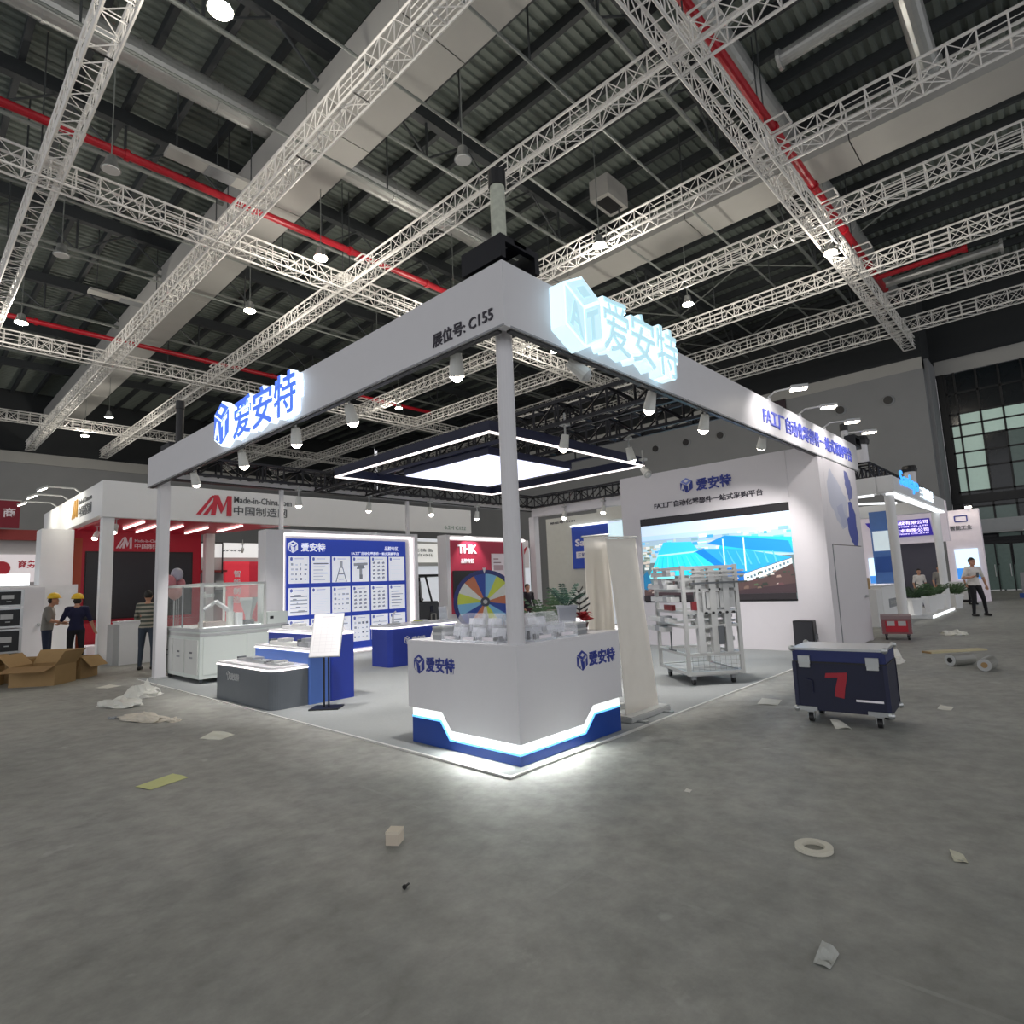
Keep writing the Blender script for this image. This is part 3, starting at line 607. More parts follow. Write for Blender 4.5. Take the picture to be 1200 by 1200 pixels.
# ------------------------------------------------------------------ corner counter
led_band = M('counter_light_band', 'ffffff', .5, emit=.62, ecol='f8fdf8')
ct = wthing('corner_counter', 'white L-shaped corner counter with a glowing band above a blue plinth', 'counter', (.13, .14, 0))
def Lshape(i, e): return [(.13+i,.14+i),(1.66-e,.14+i),(1.66-e,.66),(.66,.66),(.66,1.64-e),(.13+i,1.64-e)]
ring = lambda pts, z: [(x, y, z) for x, y in pts]
MB().prism(ring(Lshape(0,0), .965), (0,0,.03)).build('worktop', white_gloss, ct, bevel=.004)
B(.15, .66, .66, 1.6, .36, .965).build('carcass', white, ct); B(.66, 1.64, .16, .66, .36, .965).build('carcass', white, ct); B(.15,.66,.16,.66,.2,.965).build('carcass', white, ct)
# stepped front skins
MB().prism([(.13,.1605,.965),(.13,1.64,.965),(.13,1.64,.345),(.13,1.13,.345),(.13,1.0,.19),(.13,.1605,.19)], (.02,0,0)).build('front_panel', white_gloss, ct)
MB().prism([(.13,.14,.965),(1.66,.14,.965),(1.66,.14,.335),(1.16,.14,.335),(1.0,.14,.19),(.13,.14,.19)], (0,.02,0)).build('front_panel', white_gloss, ct)
MB().prism([(.15,.181,.19),(.15,1.0,.19),(.15,1.13,.345),(.15,1.6,.345),(.15,1.6,.255),(.15,1.17,.255),(.15,1.04,.10),(.15,.181,.10)], (.02,0,0)).build('light_band', led_band, ct)
MB().prism([(.15,.16,.19),(1.0,.16,.19),(1.16,.16,.335),(1.63,.16,.335),(1.63,.16,.245),(1.20,.16,.245),(1.04,.16,.10),(.15,.16,.10)], (0,.02,0)).build('light_band', led_band, ct)
glow_b = M('plinth_glow_line', '6fb4f0', .4, emit=1.0, ecol='62b4ff')
MB().prism([(.143,.179,.112),(.143,1.035,.112),(.143,1.165,.267),(.143,1.6,.267),(.143,1.6,.25),(.143,1.175,.25),(.143,1.045,.095),(.143,.179,.095)], (.025,0,0)).build('glow_line', glow_b, ct)
MB().prism([(.143,.153,.112),(1.035,.153,.112),(1.195,.153,.257),(1.63,.153,.257),(1.63,.153,.24),(1.205,.153,.24),(1.045,.153,.095),(.143,.153,.095)], (0,.025,0)).build('glow_line', glow_b, ct)
MB().prism([(.145,.2051,.014),(.145,1.6,.014),(.145,1.6,.25),(.145,1.17,.25),(.145,1.04,.095),(.145,.2051,.095)], (.05,0,0)).build('plinth', deepblue, ct)
MB().prism([(.145,.155,.014),(1.63,.155,.014),(1.63,.155,.24),(1.2,.155,.24),(1.04,.155,.095),(.145,.155,.095)], (0,.05,0)).build('plinth', deepblue, ct)
B(.2, .62, .62, 1.58, .014, .36).build('inner_base', navy, ct); B(.2, 1.6, .21, .62, .014, .2).build('inner_base', navy, ct); B(1.1,1.6,.22,.62,.2,.36).build('inner_base', navy, ct)
logo((.13, 1.535, .675), YN, .185, ct, inkblue, white, .006); lettering('爱安特', (.13, 1.35, .70), YN, .42, .145, inkblue, ct, .006, bold=.025)
logo((.945, .14, .675), XN, .185, ct, inkblue, white, .006); lettering('爱安特', (1.13, .14, .70), XN, .44, .14, inkblue, ct, .006, bold=.025)
for loc_, tg_ in (((.146-.13, .6-.14, .145), (-1.2, .46, -.35)), ((.6-.13, .156-.14, .145), (.47, -1.2, -.35))):
    lo = light('AREA', 'strip_light', ct, loc_, 7.5, (.97,1,.95), .8, target=tg_); lo.data.shape = 'RECTANGLE'; lo.data.size = .82; lo.data.size_y = .06
# acrylic cases with machine parts on the counter
part_m = M('machined_parts', '9a9da2', .35, .7); part_d = M('dark_parts', '33353a', .4, .4)
def acrylic_case(x, y, z, sx, sy, sz, rz, lab, tilt=True):
    t = thing('acrylic_case', lab, 'display case', (x, y, z), rz, 'acrylic cases on the counter'); rr = random.Random(hash((round(x,2), round(y,2))) % 999)
    B(-sx/2, sx/2, -sy/2, sy/2, 0, .012).build('base', M('pale_acrylic', 'c9cdd4', .3), t)
    h2 = sz*.62
    MB().prism([(-sx/2,-sy/2,.012),(-sx/2,sy/2,.012),(-sx/2,sy/2,sz),(-sx/2,-sy/2+sy*.35,sz),(-sx/2,-sy/2,h2)], (.006,0,0)).build('pane', acrylic, t)
    MB().prism([(sx/2,-sy/2,.012),(sx/2,sy/2,.012),(sx/2,sy/2,sz),(sx/2,-sy/2+sy*.35,sz),(sx/2,-sy/2,h2)], (-.006,0,0)).build('pane', acrylic, t)
    B(-sx/2, sx/2, -sy/2, -sy/2+.006, .012, h2).build('pane', acrylic, t); B(-sx/2, sx/2, sy/2-.006, sy/2, .012, sz).build('pane', acrylic, t)
    B(-sx/2, sx/2, -sy/2+sy*.35, sy/2, sz-.006, sz).build('pane', acrylic, t)
    for i in range(int(sx/.05)):
        px = -sx/2+.035+.05*i; k = rr.randrange(4); py = rr.uniform(-.03, .03)
        m = part_d if rr.random() < .3 else part_m
        if k == 0: MB().tube((px,py,.012), (px,py,.05+.04*rr.random()), .014, 10).build('specimen', m, t)
        elif k == 1: MB().box(px-.018,px+.018,py-.03,py+.03,.012,.035).box(px-.008,px+.008,py-.02,py+.02,.035,.06).build('specimen', m, t)
        elif k == 2: MB().tube((px-.01,py-.05,.03),(px-.01,py+.05,.03),.012,8).tube((px-.01,py-.01,.03),(px-.01,py+.01,.03),.02,8).build('specimen', m, t)
        else: MB().lathe([(.02,.012),(.02,.02),(.008,.022),(.008,.05)], (px,py,0), 10).build('specimen', m, t)
    MB().prism([(-sx*.42,sy*.3,.02),(sx*.42,sy*.3,.02),(sx*.42,sy*.44,sz*.8),(-sx*.42,sy*.44,sz*.8)], (0,.003,0)).build('back_card', M('case_card', 'd2d4da', .5), t)
    B(-sx*.3, sx*.3, -sy/2-.002, -sy/2, .02, .05).build('name_strip', pinkw, t)
zc = .995
for k, (yy, s) in enumerate(((.52,.22),(.78,.22),(1.04,.24))):
    acrylic_case(.25, yy, zc, s, .16, .15, -math.pi/2, 'low clear parts case on the left counter arm, %s from the corner' % ordn[k])
    acrylic_case(.45, yy, zc+.0, s, .18, .24, -math.pi/2, 'taller clear parts case on the left counter arm, %s from the corner' % ordn[k])
for k, (xx, s) in enumerate(((.56,.28),(.88,.30))):
    acrylic_case(xx, .26, zc, s, .16, .14, 0, 'low clear parts case on the right counter arm, %s from the corner' % ordn[k])
    acrylic_case(xx, .48, zc, s, .18, .23, 0, 'taller clear parts case on the right counter arm, %s from the corner' % ordn[k])
acrylic_case(.30, .30, zc, .16, .16, .2, -math.pi/4, 'clear acrylic parts case standing on the very corner of the counter')
def grey_box(x, y, z, sx, sy, sz, lab):
    t = thing('parts_box', lab, 'box', (x, y, z), 0, 'grey boxes on the counter'); B(-sx/2,sx/2,-sy/2,sy/2,0,sz*.72).build('body', mgrey, t, bevel=.003); B(-sx/2-.003,sx/2+.003,-sy/2-.003,sy/2+.003,sz*.72,sz).build('lid', lgrey, t)
grey_box(.30, 1.27, zc, .17, .15, .07, 'lower grey parts box stacked on the left arm of the counter'); grey_box(.30, 1.27, zc+.07, .165, .145, .06, 'upper grey parts box stacked on the left arm of the counter')
grey_box(1.16, .30, zc, .15, .16, .06, 'lower grey parts box stacked on the right arm of the counter'); grey_box(1.16, .30, zc+.06, .145, .155, .055, 'upper grey parts box stacked on the right arm of the counter')
t = thing('card_sign', 'small white card sign with logo at the left end of the counter', 'card sign', (.42, 1.5, zc), -math.pi/2); MB().prism([(-.11,-.02,0),(.11,-.02,0),(.11,.02,.10),(-.11,.02,.10)], (0,.004,0)).build('card', white, t); B(-.12,.12,-.03,.04,0,.005).build('foot', acrylic, t)
lettering('爱安特', (-.03, -.019, .03), (1,0,0), .12, .04, inkblue, t, .004, up=(0,.4,1)); 
# planter and red plant on the counter
def frond(m, base, tip, droop, n, ll):
    w = ll*.2
    base, tip = Vector(base), Vector(tip); side = (tip-base).cross(Vector((0,0,1)))
    side = side.normalized() if side.length > 1e-4 else Vector((1,0,0)); prev = None
    for i in range(n+1):
        f = i/n; p = base.lerp(tip, f)+Vector((0,0,-droop*f*f+droop*.6*f))
        if prev is not None: m.tube(prev, p, .004, 4)
        if i > 1:
            d = (p-prev).normalized(); L = ll*(1-.55*abs(f-.45))
            for s in (-1, 1):
                e = p+side*s*L*.8+d*L*.5+Vector((0,0,-L*.35)); q = p+d*w; m._a([p, q+side*s*L*.3, e, p+side*s*L*.3-d*w*.5+Vector((0,0,-.004))], [(0,1,2,3)])
        prev = p
def leafy(name, parent, z0, R, H, n, mat, seed, ll=.1):
    r = random.Random(seed)
    for i in range(n):
        a = 2*math.pi*i/n+r.uniform(-.3,.3); rr = R*r.uniform(.55,1); m = MB(); frond(m, (0,0,z0), (rr*math.cos(a), rr*math.sin(a), z0+H*r.uniform(.55,1)), .12*R/.4, 9, ll); m.build(name, mat, parent)
t = thing('planter', 'tapered grey planter with a dark green palm on the counter', 'plant', (1.36, .56, zc)); MB().lathe([(.095,0),(.135,.25),(.145,.25),(.145,.27),(.125,.27),(.12,.24)], n=4).build('pot', M('grey_planter', '8d9199', .5), t)
leafy('frond', t, .24, .22, .28, 8, M('dark_palm_green', '24473a', .55, var=.25), 11, .07)
t = thing('flower_pot', 'red leaved potted plant with a striped feather leaf at the right counter end', 'plant', (1.56, .5, zc)); MB().lathe([(.035,0),(.05,.07),(.055,.07),(.055,.08)], n=14).build('pot', M('brown_pot', '4a2a26', .6), t)
rm = M('red_leaf', 'a51c22', .5, var=.2); r_ = random.Random(4)
for i in range(16):
    a = 2*math.pi*i/16+r_.uniform(-.2,.2); L = .09+.05*r_.random(); zt = .12+.07*r_.random(); d = Vector((math.cos(a), math.sin(a), 0)); s = Vector((-d.y, d.x, 0)); b0 = Vector((0,0,.09))
    MB()._a([b0, b0+d*L*.5+s*.035+Vector((0,0,zt-.08)), b0+d*L+Vector((0,0,zt-.1)), b0+d*L*.5-s*.035+Vector((0,0,zt-.08))], [(0,1,2,3)]).build('leaf', rm, t)
ff = Vector((.68,-.73,0))
for i in range(9):
    zb = .14+.03*i; L = .12*(1-abs(i-2.5)/9)
    for s in (-1, 1): MB().prism([Vector((0,.04,zb)), Vector((0,.04,zb+.02)), ff*s*L+Vector((0,.04,zb+.085)), ff*s*L+Vector((0,.04,zb+.065))], (.002,.002,0)).build('feather_barb', black if i % 2 == 0 else offwhite, t)
MB().tube((0,.04,.08), (0,.04,.42), .004, 5).build('feather_stem', black, t)
# roll-up banners seen from behind
t = wthing('rollup_banner', 'white roll-up banner seen from the back beside the counter', 'banner', (2.28, .3, 0))
def sheet(pA, pB, pC, pD, nu, nv, amp, seed):      # bottom-left, bottom-right, top-right, top-left with soft folds
    r = random.Random(seed); ph = [r.uniform(0,6) for _ in range(4)]; vs = []; A, Bq, Cq, D = map(Vector, (pA, pB, pC, pD)); n = (Bq-A).cross(D-A).normalized()
    for j in range(nv+1):
        for i in range(nu+1):
            f, g = i/nu, j/nv; p = A.lerp(Bq, f).lerp(D.lerp(Cq, f), g); w = amp*math.sin(math.pi*g)*(math.sin(7*f+ph[0]+1.3*g)+.6*math.sin(15*f+ph[1]-2*g)); vs.append(p+n*w)
    m = MB(); k = nu+1; m._a(vs, [(j*k+i, j*k+i+1, (j+1)*k+i+1, (j+1)*k+i) for j in range(nv) for i in range(nu)]); return m
def thick(o, th=.004):
    md = o.modifiers.new('s', 'SOLIDIFY'); md.thickness = th; return o
thick(sheet((1.95,.3,.08), (2.62,.3,.08), (2.40,.32,1.97), (1.80,.32,1.95), 22, 14, .018, 3).build('fabric', cloth, t, smooth=True))
MB().tube((1.78,.32,1.965), (2.42,.32,1.985), .012, 8).build('top_rail', alu, t); B(1.90, 2.72, .2, .4, .014, .075).build('base', alu, t, bevel=.01); MB().tube((2.26,.37,.07), (2.12,.37,1.97), .01, 6).build('pole', steel, t)
MB().box(2.0,2.06,.1,.5,.014,.03).box(2.55,2.61,.1,.5,.014,.03).build('foot', steel, t)
t = wthing('rollup_banner', 'narrower white roll-up banner standing behind the counter planter', 'banner', (1.9, .78, 0))
thick(sheet((2.06,.82,.08), (2.50,.74,.08), (2.28,.62,2.03), (1.945,.72,2.0), 18, 12, .014, 8).build('fabric', cloth, t, smooth=True)); MB().tube((1.92,.73,2.01), (2.30,.615,2.04), .012, 8).build('top_rail', alu, t); MB().cbox((2.28,.78,.045), (.5,.16,.06), -.15).build('base', alu, t); MB().tube((2.28,.86,.07), (2.12,.72,2.02), .01, 6).build('pole', steel, t)
# ------------------------------------------------------------------ aluminium equipment rack
rz = math.atan2(-.5, .6)
t = thing('equipment_rack', 'aluminium frame rack of linear modules on a wheeled base', 'equipment rack', (4.163, .691, .012), rz)     # local x to the right, y to the back
WX, WY, HZ = .78, 1.06, 1.65
for x, y in ((0,0),(WX,0),(0,WY),(WX,WY)): B(x-.025, x+.025, y-.025, y+.025, .14, HZ).build('post', alu, t)
for z in (.17, .42, .80, 1.0, 1.30, 1.46, 1.62):
    for y in (0, WY): B(.025, WX-.025, y-.02, y+.02, z-.02, z+.02).build('rail', alu, t)
    for x in (0, WX): B(x-.02, x+.02, .025, WY-.025, z-.02, z+.02).build('rail', alu, t)
B(.05, WX-.05, .05, WY-.05, .12, .18).build('base_plate', lgrey, t)
mesh_m = M('wire_mesh', '9fa2a0', .5, .5)
mm = MB()
for i in range(9): mm.tube((.08*i+.06, -.005, .2), (.08*i+.06, -.005, .42), .003, 4)
for i in range(4): mm.tube((.03, -.005, .22+.055*i), (WX-.03, -.005, .22+.055*i), .003, 4)
mm.build('wire_mesh', mesh_m, t)
rr = random.Random(9)
for i in range(3): B(.17+.2*i, .26+.2*i, -.03, .06, .44, 1.6).build('actuator', alu if i % 2 else lgrey, t)
B(.45,.53,-.05,.02,.55,.80).build('motor', dgrey, t)
for i in range(4): B(.28+.02*i, .75, .1+.2*i, .17+.2*i, .58+.1*i, .64+.1*i).build('actuator', alu, t)
B(.32,.5,-.02,.05,1.05,1.27).build('gearbox', lgrey, t); B(.52,.74,-.02,.06,1.05,1.45).build('gearbox', lgrey, t); B(.2,.3,-.03,.03,1.0,1.28).build('gearbox', lgrey, t)
for i in range(5): MB().tube((.3+.1*i,-.05,.985), (.3+.1*i,.02,.985), .018, 10).build('end_cap', black, t)
for i in range(4): MB().tube((.22+.15*i,-.035,1.31), (.24+.15*i,.0,1.31), .014, 8).build('end_cap', black, t)
B(.10,.17,-.035,.02,1.03,1.15).build('red_block', M('red_anodised', '7c2226', .4), t); B(-.06,-.01,.3,.62,1.02,1.1).build('red_block', M('red_anodised', '7c2226', .4), t)
for z, y0, y1, dx in ((1.36,.15,.95,.14),(1.42,.3,.8,.10),(1.18,.1,.9,.12),(.88,.25,1.1,.12),(.74,.45,1.12,.14),(1.54,.2,1.0,.06)):
    B(-.03-dx, -.02, y0, y1, z-.03, z+.035).build('linear_module', lgrey, t); B(-.035-dx, -.03, y0+.15, y0+.3, z-.02, z+.06).build('carriage', mgrey, t)
for z, x0_, x1_, hh_ in ((1.33,.06,.7,.05),(1.44,.04,.6,.06),(1.54,.3,.8,.045),(.93,.04,.74,.05),(.86,.2,.78,.035)): B(x0_, x1_, .1, .18, z-hh_/2, z+hh_/2).build('linear_module', lgrey, t)
for i in range(6): B(.06+.12*i, .13+.12*i, .3+.05*(i % 2), .42, 1.34, 1.52).build('bearing_block', steel if i % 2 else mgrey, t)
for z in (1.40, 1.5, 1.56): B(.1, WX+.12, -.04, -.02, z-.012, z+.012).build('guide_rail', dgrey if z < 1.45 else alu, t)
MB().tube((-.03,.5,.45),(-.03,.5,.75),.012,6).tube((-.03,.35,.45),(-.03,.6,.45),.012,6).build('lever', dgrey, t)
for x, y in ((.1,.1),(WX-.1,.1),(.1,WY-.1),(WX-.1,WY-.1)):
    c = MB().box(x-.03,x+.03,y-.03,y+.03,.07,.12).build('caster', mgrey, t); MB().tube((x-.018,y,.045),(x+.018,y,.045),.043,12).build('wheel', black, c)
# ------------------------------------------------------------------ flight cases, speaker, trolley
fc = thing('flight_case', 'blue flight case on wheels with a red painted seven and silver latches', 'flight case', (2.96, -1.52, 0), math.radians(4))
fblue = M('case_navy', '0d1330', .6, var=.25, scale=9)
B(0, .58, -.41, .41, .13, .60).build('body', fblue, fc, bevel=.006); ld = B(0, .58, -.41, .41, .605, .735).build('lid', M('case_blue', '15225a', .55, var=.2), fc, bevel=.006)
B(-.005,.585,-.415,.415,.72,.742).build('lid_edge', steel, ld); B(-.004,.584,-.414,.414,.595,.608).build('seam_strip', black, fc)
for s in (-1, 1):
    for x in (.0, .58): MB().box(x-.006,x+.006,s*.40-.018,s*.40+.018,.13,.60).build('edge_rail', fblue if x else navy, fc)
    B(-.02, 0, s*.30-.055, s*.30+.055, .585, .665).build('latch', steel, fc); B(-.024, -.004, s*.30-.05, s*.30+.05, .55, .60).build('latch', lgrey, fc)
    for x in (0, .58):
        MB().ball((x, s*.41, .735), .03, 10, 6).build('corner_cap', steel, fc); MB().ball((x, s*.41, .14), .032, 10, 6).build('corner_cap', steel, fc)
    B(-.012, 0, s*.31-.09, s*.31+.09, .125, .165).build('corner_plate', steel, fc)
    for x in (.08, .5):
        c = MB().box(x-.035,x+.035,s*.30-.035,s*.30+.035,.10,.13).box(x-.02,x+.03,s*.30-.03,s*.30-.024,.04,.1).box(x-.02,x+.03,s*.30+.024,s*.30+.03,.04,.1).build('caster', steel, fc); MB().tube((x+.01,s*.30-.02,.047),(x+.01,s*.30+.02,.047),.046,14).build('wheel', black, c)
B(-.003, 0, -.36, -.13, .245, .265).build('tape_strip', pinkw, fc)
MB().prism([(-.004,.115,.50),(-.004,.125,.455),(-.004,.01,.462),(-.004,.04,.36),(-.004,.05,.28),(-.004,-.03,.265),(-.004,-.045,.36),(-.004,-.07,.46),(-.004,-.075,.515)], (.004,0,0)).build('painted_seven', M('red_paint', '9c1b2c', .6), fc)
mb_ = MB().path([(-.006,.24,.30),(-.012,.24,.42),(-.012,.30,.44)], .006, 5).build('handle', navy, fc)
sp = thing('speaker', 'black loudspeaker box standing in front of the white wall', 'speaker', (8.25, .47, .012), 0); MB().prism([(0,-.18,0),(0,.18,0),(.3,.14,0),(.3,-.14,0)], (0,0,.60)).build('cabinet', black, sp, bevel=.008); B(-.008, 0, -.165, .165, .02, .58).build('grille', M('speaker_grille', '23242a', .7, bump=.3, scale=60), sp); B(.05,.2,-.19,-.17,.25,.35).build('handle', dgrey, sp)
rt = thing('trolley_case', 'small red and silver wheeled case near the storage door', 'trolley case', (11.25, -.44, 0), math.radians(12)); rcm = M('case_dull_red', '8d5458', .6, var=.2)
B(0,.6,-.27,.27,.13,.44).build('body', rcm, rt); B(-.01,.61,-.28,.28,.44,.51).build('lid', M('case_lid_rose', '8f7a7c', .6, var=.15), rt); B(-.012,0,-.2,.2,.17,.40).build('front_plate', red, rt)
for s in (-1, 1):
    B(-.016,-.012,s*.1-.07,s*.1+.07,.3,.4).build('label_plate', lgrey, rt)
    for x in (.0, .56): B(x, x+.04, s*.27-.01, s*.27+.01, .12, .45).build('edge_rail', lgrey, rt)
    for x in (.1, .5):
        c = B(x-.03,x+.03,s*.2-.03,s*.2+.03,.09,.13).build('caster', dgrey, rt); MB().tube((x,s*.2-.02,.045),(x,s*.2+.02,.045),.045,12).build('wheel', black, c)
# ------------------------------------------------------------------ stepped display plinths
for nm, x0, x1, ya, yb, h, mm, lab in (('display_plinth', 0.0, .50, 4.38, 6.20, .55, M('slate_panel', '5f656b', .5), 'low dark grey display plinth with glowing top edge and white logo'),
        ('display_plinth', .505, .82, 4.36, 6.05, .75, lblue, 'middle light blue display plinth with glowing top edge'), ('display_plinth', .825, 1.18, 4.34, 6.3, .95, blue, 'tall royal blue display plinth with glowing top edge behind the poster stand')):
    t = wthing(nm, lab, 'plinth', (x0, ya, .012), 'stepped display plinths')
    rd = .12 if h < .6 else .03
    o2 = rrect(x0, x1, ya, yb, rd, (1,0,0,0)); i2 = rrect(x0-.012, x1+.002, ya-.012, yb+.012, rd+.012, (1,0,0,0))
    MB().prism([(x, y, .012) for x, y in o2], (0,0,h-.062)).build('body', mm, t); MB().prism([(x, y, h-.046) for x, y in i2], (0,0,.016)).build('led_edge', led, t); MB().prism([(x, y, h-.028) for x, y in o2], (0,0,.028)).build('top', white_gloss, t)
    if h < .6:
        logo((0, 5.84, .30), YN, .13, t, lgrey, M('slate_panel', '5f656b'), .006); lettering('爱安特', (0, 5.70, .31), YN, .30, .10, lgrey, t, .006, bold=.03)
def instrument(x, y, z, sx, sy, sz, rz, lab, mm, k=0):
    t = thing('linear_stage', lab, 'machine part', (x, y, z), rz, 'machine parts on the plinths')
    B(-sx/2,sx/2,-sy/2,sy/2,0,sz*.55).build('rail', mm, t, bevel=.004); B(-sx*.12,sx*.15,-sy*.5,sy*.5,sz*.55,sz).build('carriage', lgrey if k else steel, t, bevel=.004); B(sx/2,sx/2+.06,-sy*.35,sy*.35,0,sz*.8).build('motor', dgrey, t)
    for i in range(3): MB().tube((-sx*.4+sx*.25*i,-sy*.2,sz*.55),(-sx*.4+sx*.25*i,-sy*.2,sz*.62),.008,8).build('bolt', black, t)
instrument(.25, 5.45, .55, .9, .16, .07, math.pi/2, 'flat steel linear stage lying on the low grey plinth', steel); instrument(.28, 4.75, .55, .42, .2, .05, math.pi/2, 'pale flat plate stage at the near end of the grey plinth', lgrey, 1)
instrument(.66, 5.35, .75, .8, .15, .10, math.pi/2, 'cream linear stage on the light blue plinth', offwhite, 1); instrument(.68, 4.72, .75, .3, .16, .12, math.pi/2, 'grey gearbox stage on the light blue plinth', mgrey)
instrument(1.0, 5.6, .95, .9, .14, .09, math.pi/2, 'long pale linear stage on the royal blue plinth', lgrey, 1)
t = thing('actuator', 'small black upright actuator on the royal blue plinth', 'machine part', (1.0, 4.98, .95)); B(-.04,.04,-.04,.04,0,.14).build('body', black, t, bevel=.005); B(-.03,.03,-.05,-.04,.08,.12).build('display', dgrey, t); MB().tube((0,0,.14),(0,0,.17),.02,8).build('knob', black, t)
t = thing('model_part', 'white boxed part near the end of the royal blue plinth', 'machine part', (1.0, 4.55, .95)); B(-.12,.12,-.09,.09,0,.05).build('base', white, t); B(-.06,.06,-.05,.05,.05,.09).build('block', lgrey, t)
# poster stand
t = thing('poster_stand', 'black poster stand with tilted pale price board', 'sign stand', (.52, 3.93, 0), math.radians(-47))
B(-.19,.19,-.14,.14,.012,.03).build('base', black, t); MB().tube((-.03,0,.03),(-.03,0,.74),.012,8).build('pole', black, t); MB().tube((.03,0,.03),(.03,0,.74),.012,8).build('pole', black, t)
bd = MB().prism([(-.20,-.10,.68),(.20,-.10,.68),(.20,.14,1.22),(-.20,.14,1.22)], (0,.02,-.012)).build('board', lgrey, t)
P = [rect('d6d5d6', .03, .02, .97, .98), rect('b9b9be', .3, .90, .7, .94)]
for i in range(9): P.append(rect('c3c2c6', .1, .1+.08*i, .9, .105+.08*i))
for i in range(4): P.append(rect('c3c2c6', .1+.2*i, .1, .108+.2*i, .82))
picture('board_print', P, (-.2, -.1, .68), (1,0,0), bd, pic, up=Vector((0,.24,.54)), w=.4, h=1.0)
# ------------------------------------------------------------------ machine cabinet with glass hood
t = wthing('demo_machine', 'white automation demo machine with glass hood on a panelled cabinet', 'machine', (.345, 7.93, 0))
mx, my = 1.9, 9.95; pale = M('machine_white', 'd3dad4', .4, var=.02)
B(.345, mx, 7.93, my, .09, .92).build('cabinet', pale, t); B(.33, mx+.01, 7.915, my, .90, .96).build('worktop', lgrey, t); B(.335, mx, 7.92, my, .82, .87).build('belt_rail', alu, t)
for x0, x1 in ((.40, 1.1), (1.16, 1.85)): B(x0, x1, 7.915, 7.93, .16, .80).build('door_panel', pale, t)
for y0, y1 in ((8.0, 8.62), (8.68, 9.25), (9.3, 9.9)):
    B(.33, .345, y0, y1, .16, .76).build('door_panel', offwhite, t); B(.325,.33,(y0+y1)/2-.06,(y0+y1)/2+.06,.52,.55).build('label_plate', dgrey, t); B(.325,.33,(y0+y1)/2-.08,(y0+y1)/2+.08,.43,.46).build('label_plate', mgrey, t)
for x, y in ((.37,7.955),(mx-.4,7.955),(.37,my-.03),(mx-.4,my-.03)): B(x-.022,x+.022,y-.022,y+.022,.96,1.76).build('hood_post', offwhite, t)
for y in (7.955, my-.03): B(.37,mx-.4,y-.02,y+.02,1.72,1.76).build('hood_rail', offwhite, t)
for x in (.37, mx-.4): B(x-.02,x+.02,7.955,my-.03,1.72,1.76).build('hood_rail', offwhite, t)
B(.392, mx-.422, 7.95, 7.956, .96, 1.72).build('hood_pane', glass, t); B(.367,.373,7.98,my-.05,.96,1.72).build('hood_pane', glass, t); B(.36,.38,8.9,8.93,.96,1.72).build('hood_post', mgrey, t); B(mx-.403,mx-.397,7.98,my-.05,.96,1.72).build('hood_pane', glass, t)
B(.42,1.45,7.99,8.02,.962,.972).build('light_bar', led_soft, t)
B(1.55,1.95,7.95,8.3,.0,1.18).build('side_box', pale, t); B(1.6,1.67,7.945,7.95,1.05,1.1).build('switch', black, t)
B(.5,.85,8.1,8.5,.96,1.06).build('feeder', M('pinkish_base', 'a3948e', .5), t); MB().tube((.98,8.25,.96),(.98,8.25,1.22),.07,14).build('robot_base', offwhite, t); MB().tube((.98,8.25,1.22),(.72,8.25,1.42),.04,10).tube((.72,8.25,1.42),(.5,8.22,1.28),.03,10).build('robot_arm', white, t); MB().tube((.98,8.25,1.2),(.98,8.25,1.5),.05,12).build('robot_column', alu, t)
MB().lathe([(.06,1.04),(.07,1.15),(.17,1.42),(.17,1.47)], (1.3,8.2,0), 4).build('hopper', lgrey, t); MB().tube((1.3,8.2,.96),(1.3,8.2,1.06),.1,14).build('hopper_stand', dgrey, t); B(1.05,1.15,8.1,8.3,.96,1.2).build('controller', white, t); B(.6,.66,8.6,8.66,.96,1.6).build('mast', alu, t); B(.6,.66,8.15,8.6,1.5,1.56).build('mast', alu, t)
for x, y in ((.42,8.05),(.42,9.7),(1.8,8.05)): MB().tube((x,y,0),(x,y,.09),.03,10).build('foot', dgrey, t)
balloon_m = [M('rose_balloon', 'b06a72', .3), M('grey_balloon', '9b98a6', .3), M('pink_balloon', 'b8837e', .3)]
for k, (x, y, z, r, c) in enumerate(((.62,10.6,1.84,.15,0),(.80,10.65,2.02,.12,1),(.72,10.5,1.64,.14,2),(.88,10.75,1.82,.12,0))):
    t = thing('balloon', ('rose balloon at the left of the cluster above the demo machine', 'grey balloon at the top of the cluster above the demo machine', 'pink balloon at the bottom of the cluster above the demo machine', 'rose balloon at the right of the cluster above the demo machine')[k], 'balloon', (x, y, z-r), 0, 'balloons'); MB().ball((0,0,r), (r,r,r*1.15), 16, 10).build('skin', balloon_m[c], t, smooth=True); MB().tube((0,0,-.02),(0,0,-(z-r-.4)),.003,4).build('string', lgrey, t)
    MB().lathe([(.012,-.03),(.004,0)], n=8).build('knot', balloon_m[c], t)
t = thing('balloon_stand', 'weighted stand holding the balloon cluster behind the demo machine', 'stand', (.75, 10.63, 0)); MB().lathe([(.16,.0),(.16,.03),(.02,.05),(.02,.4)], n=14).build('base', lgrey, t); MB().tube((0,0,.4),(0,0,1.5),.01,6).build('pole', lgrey, t)
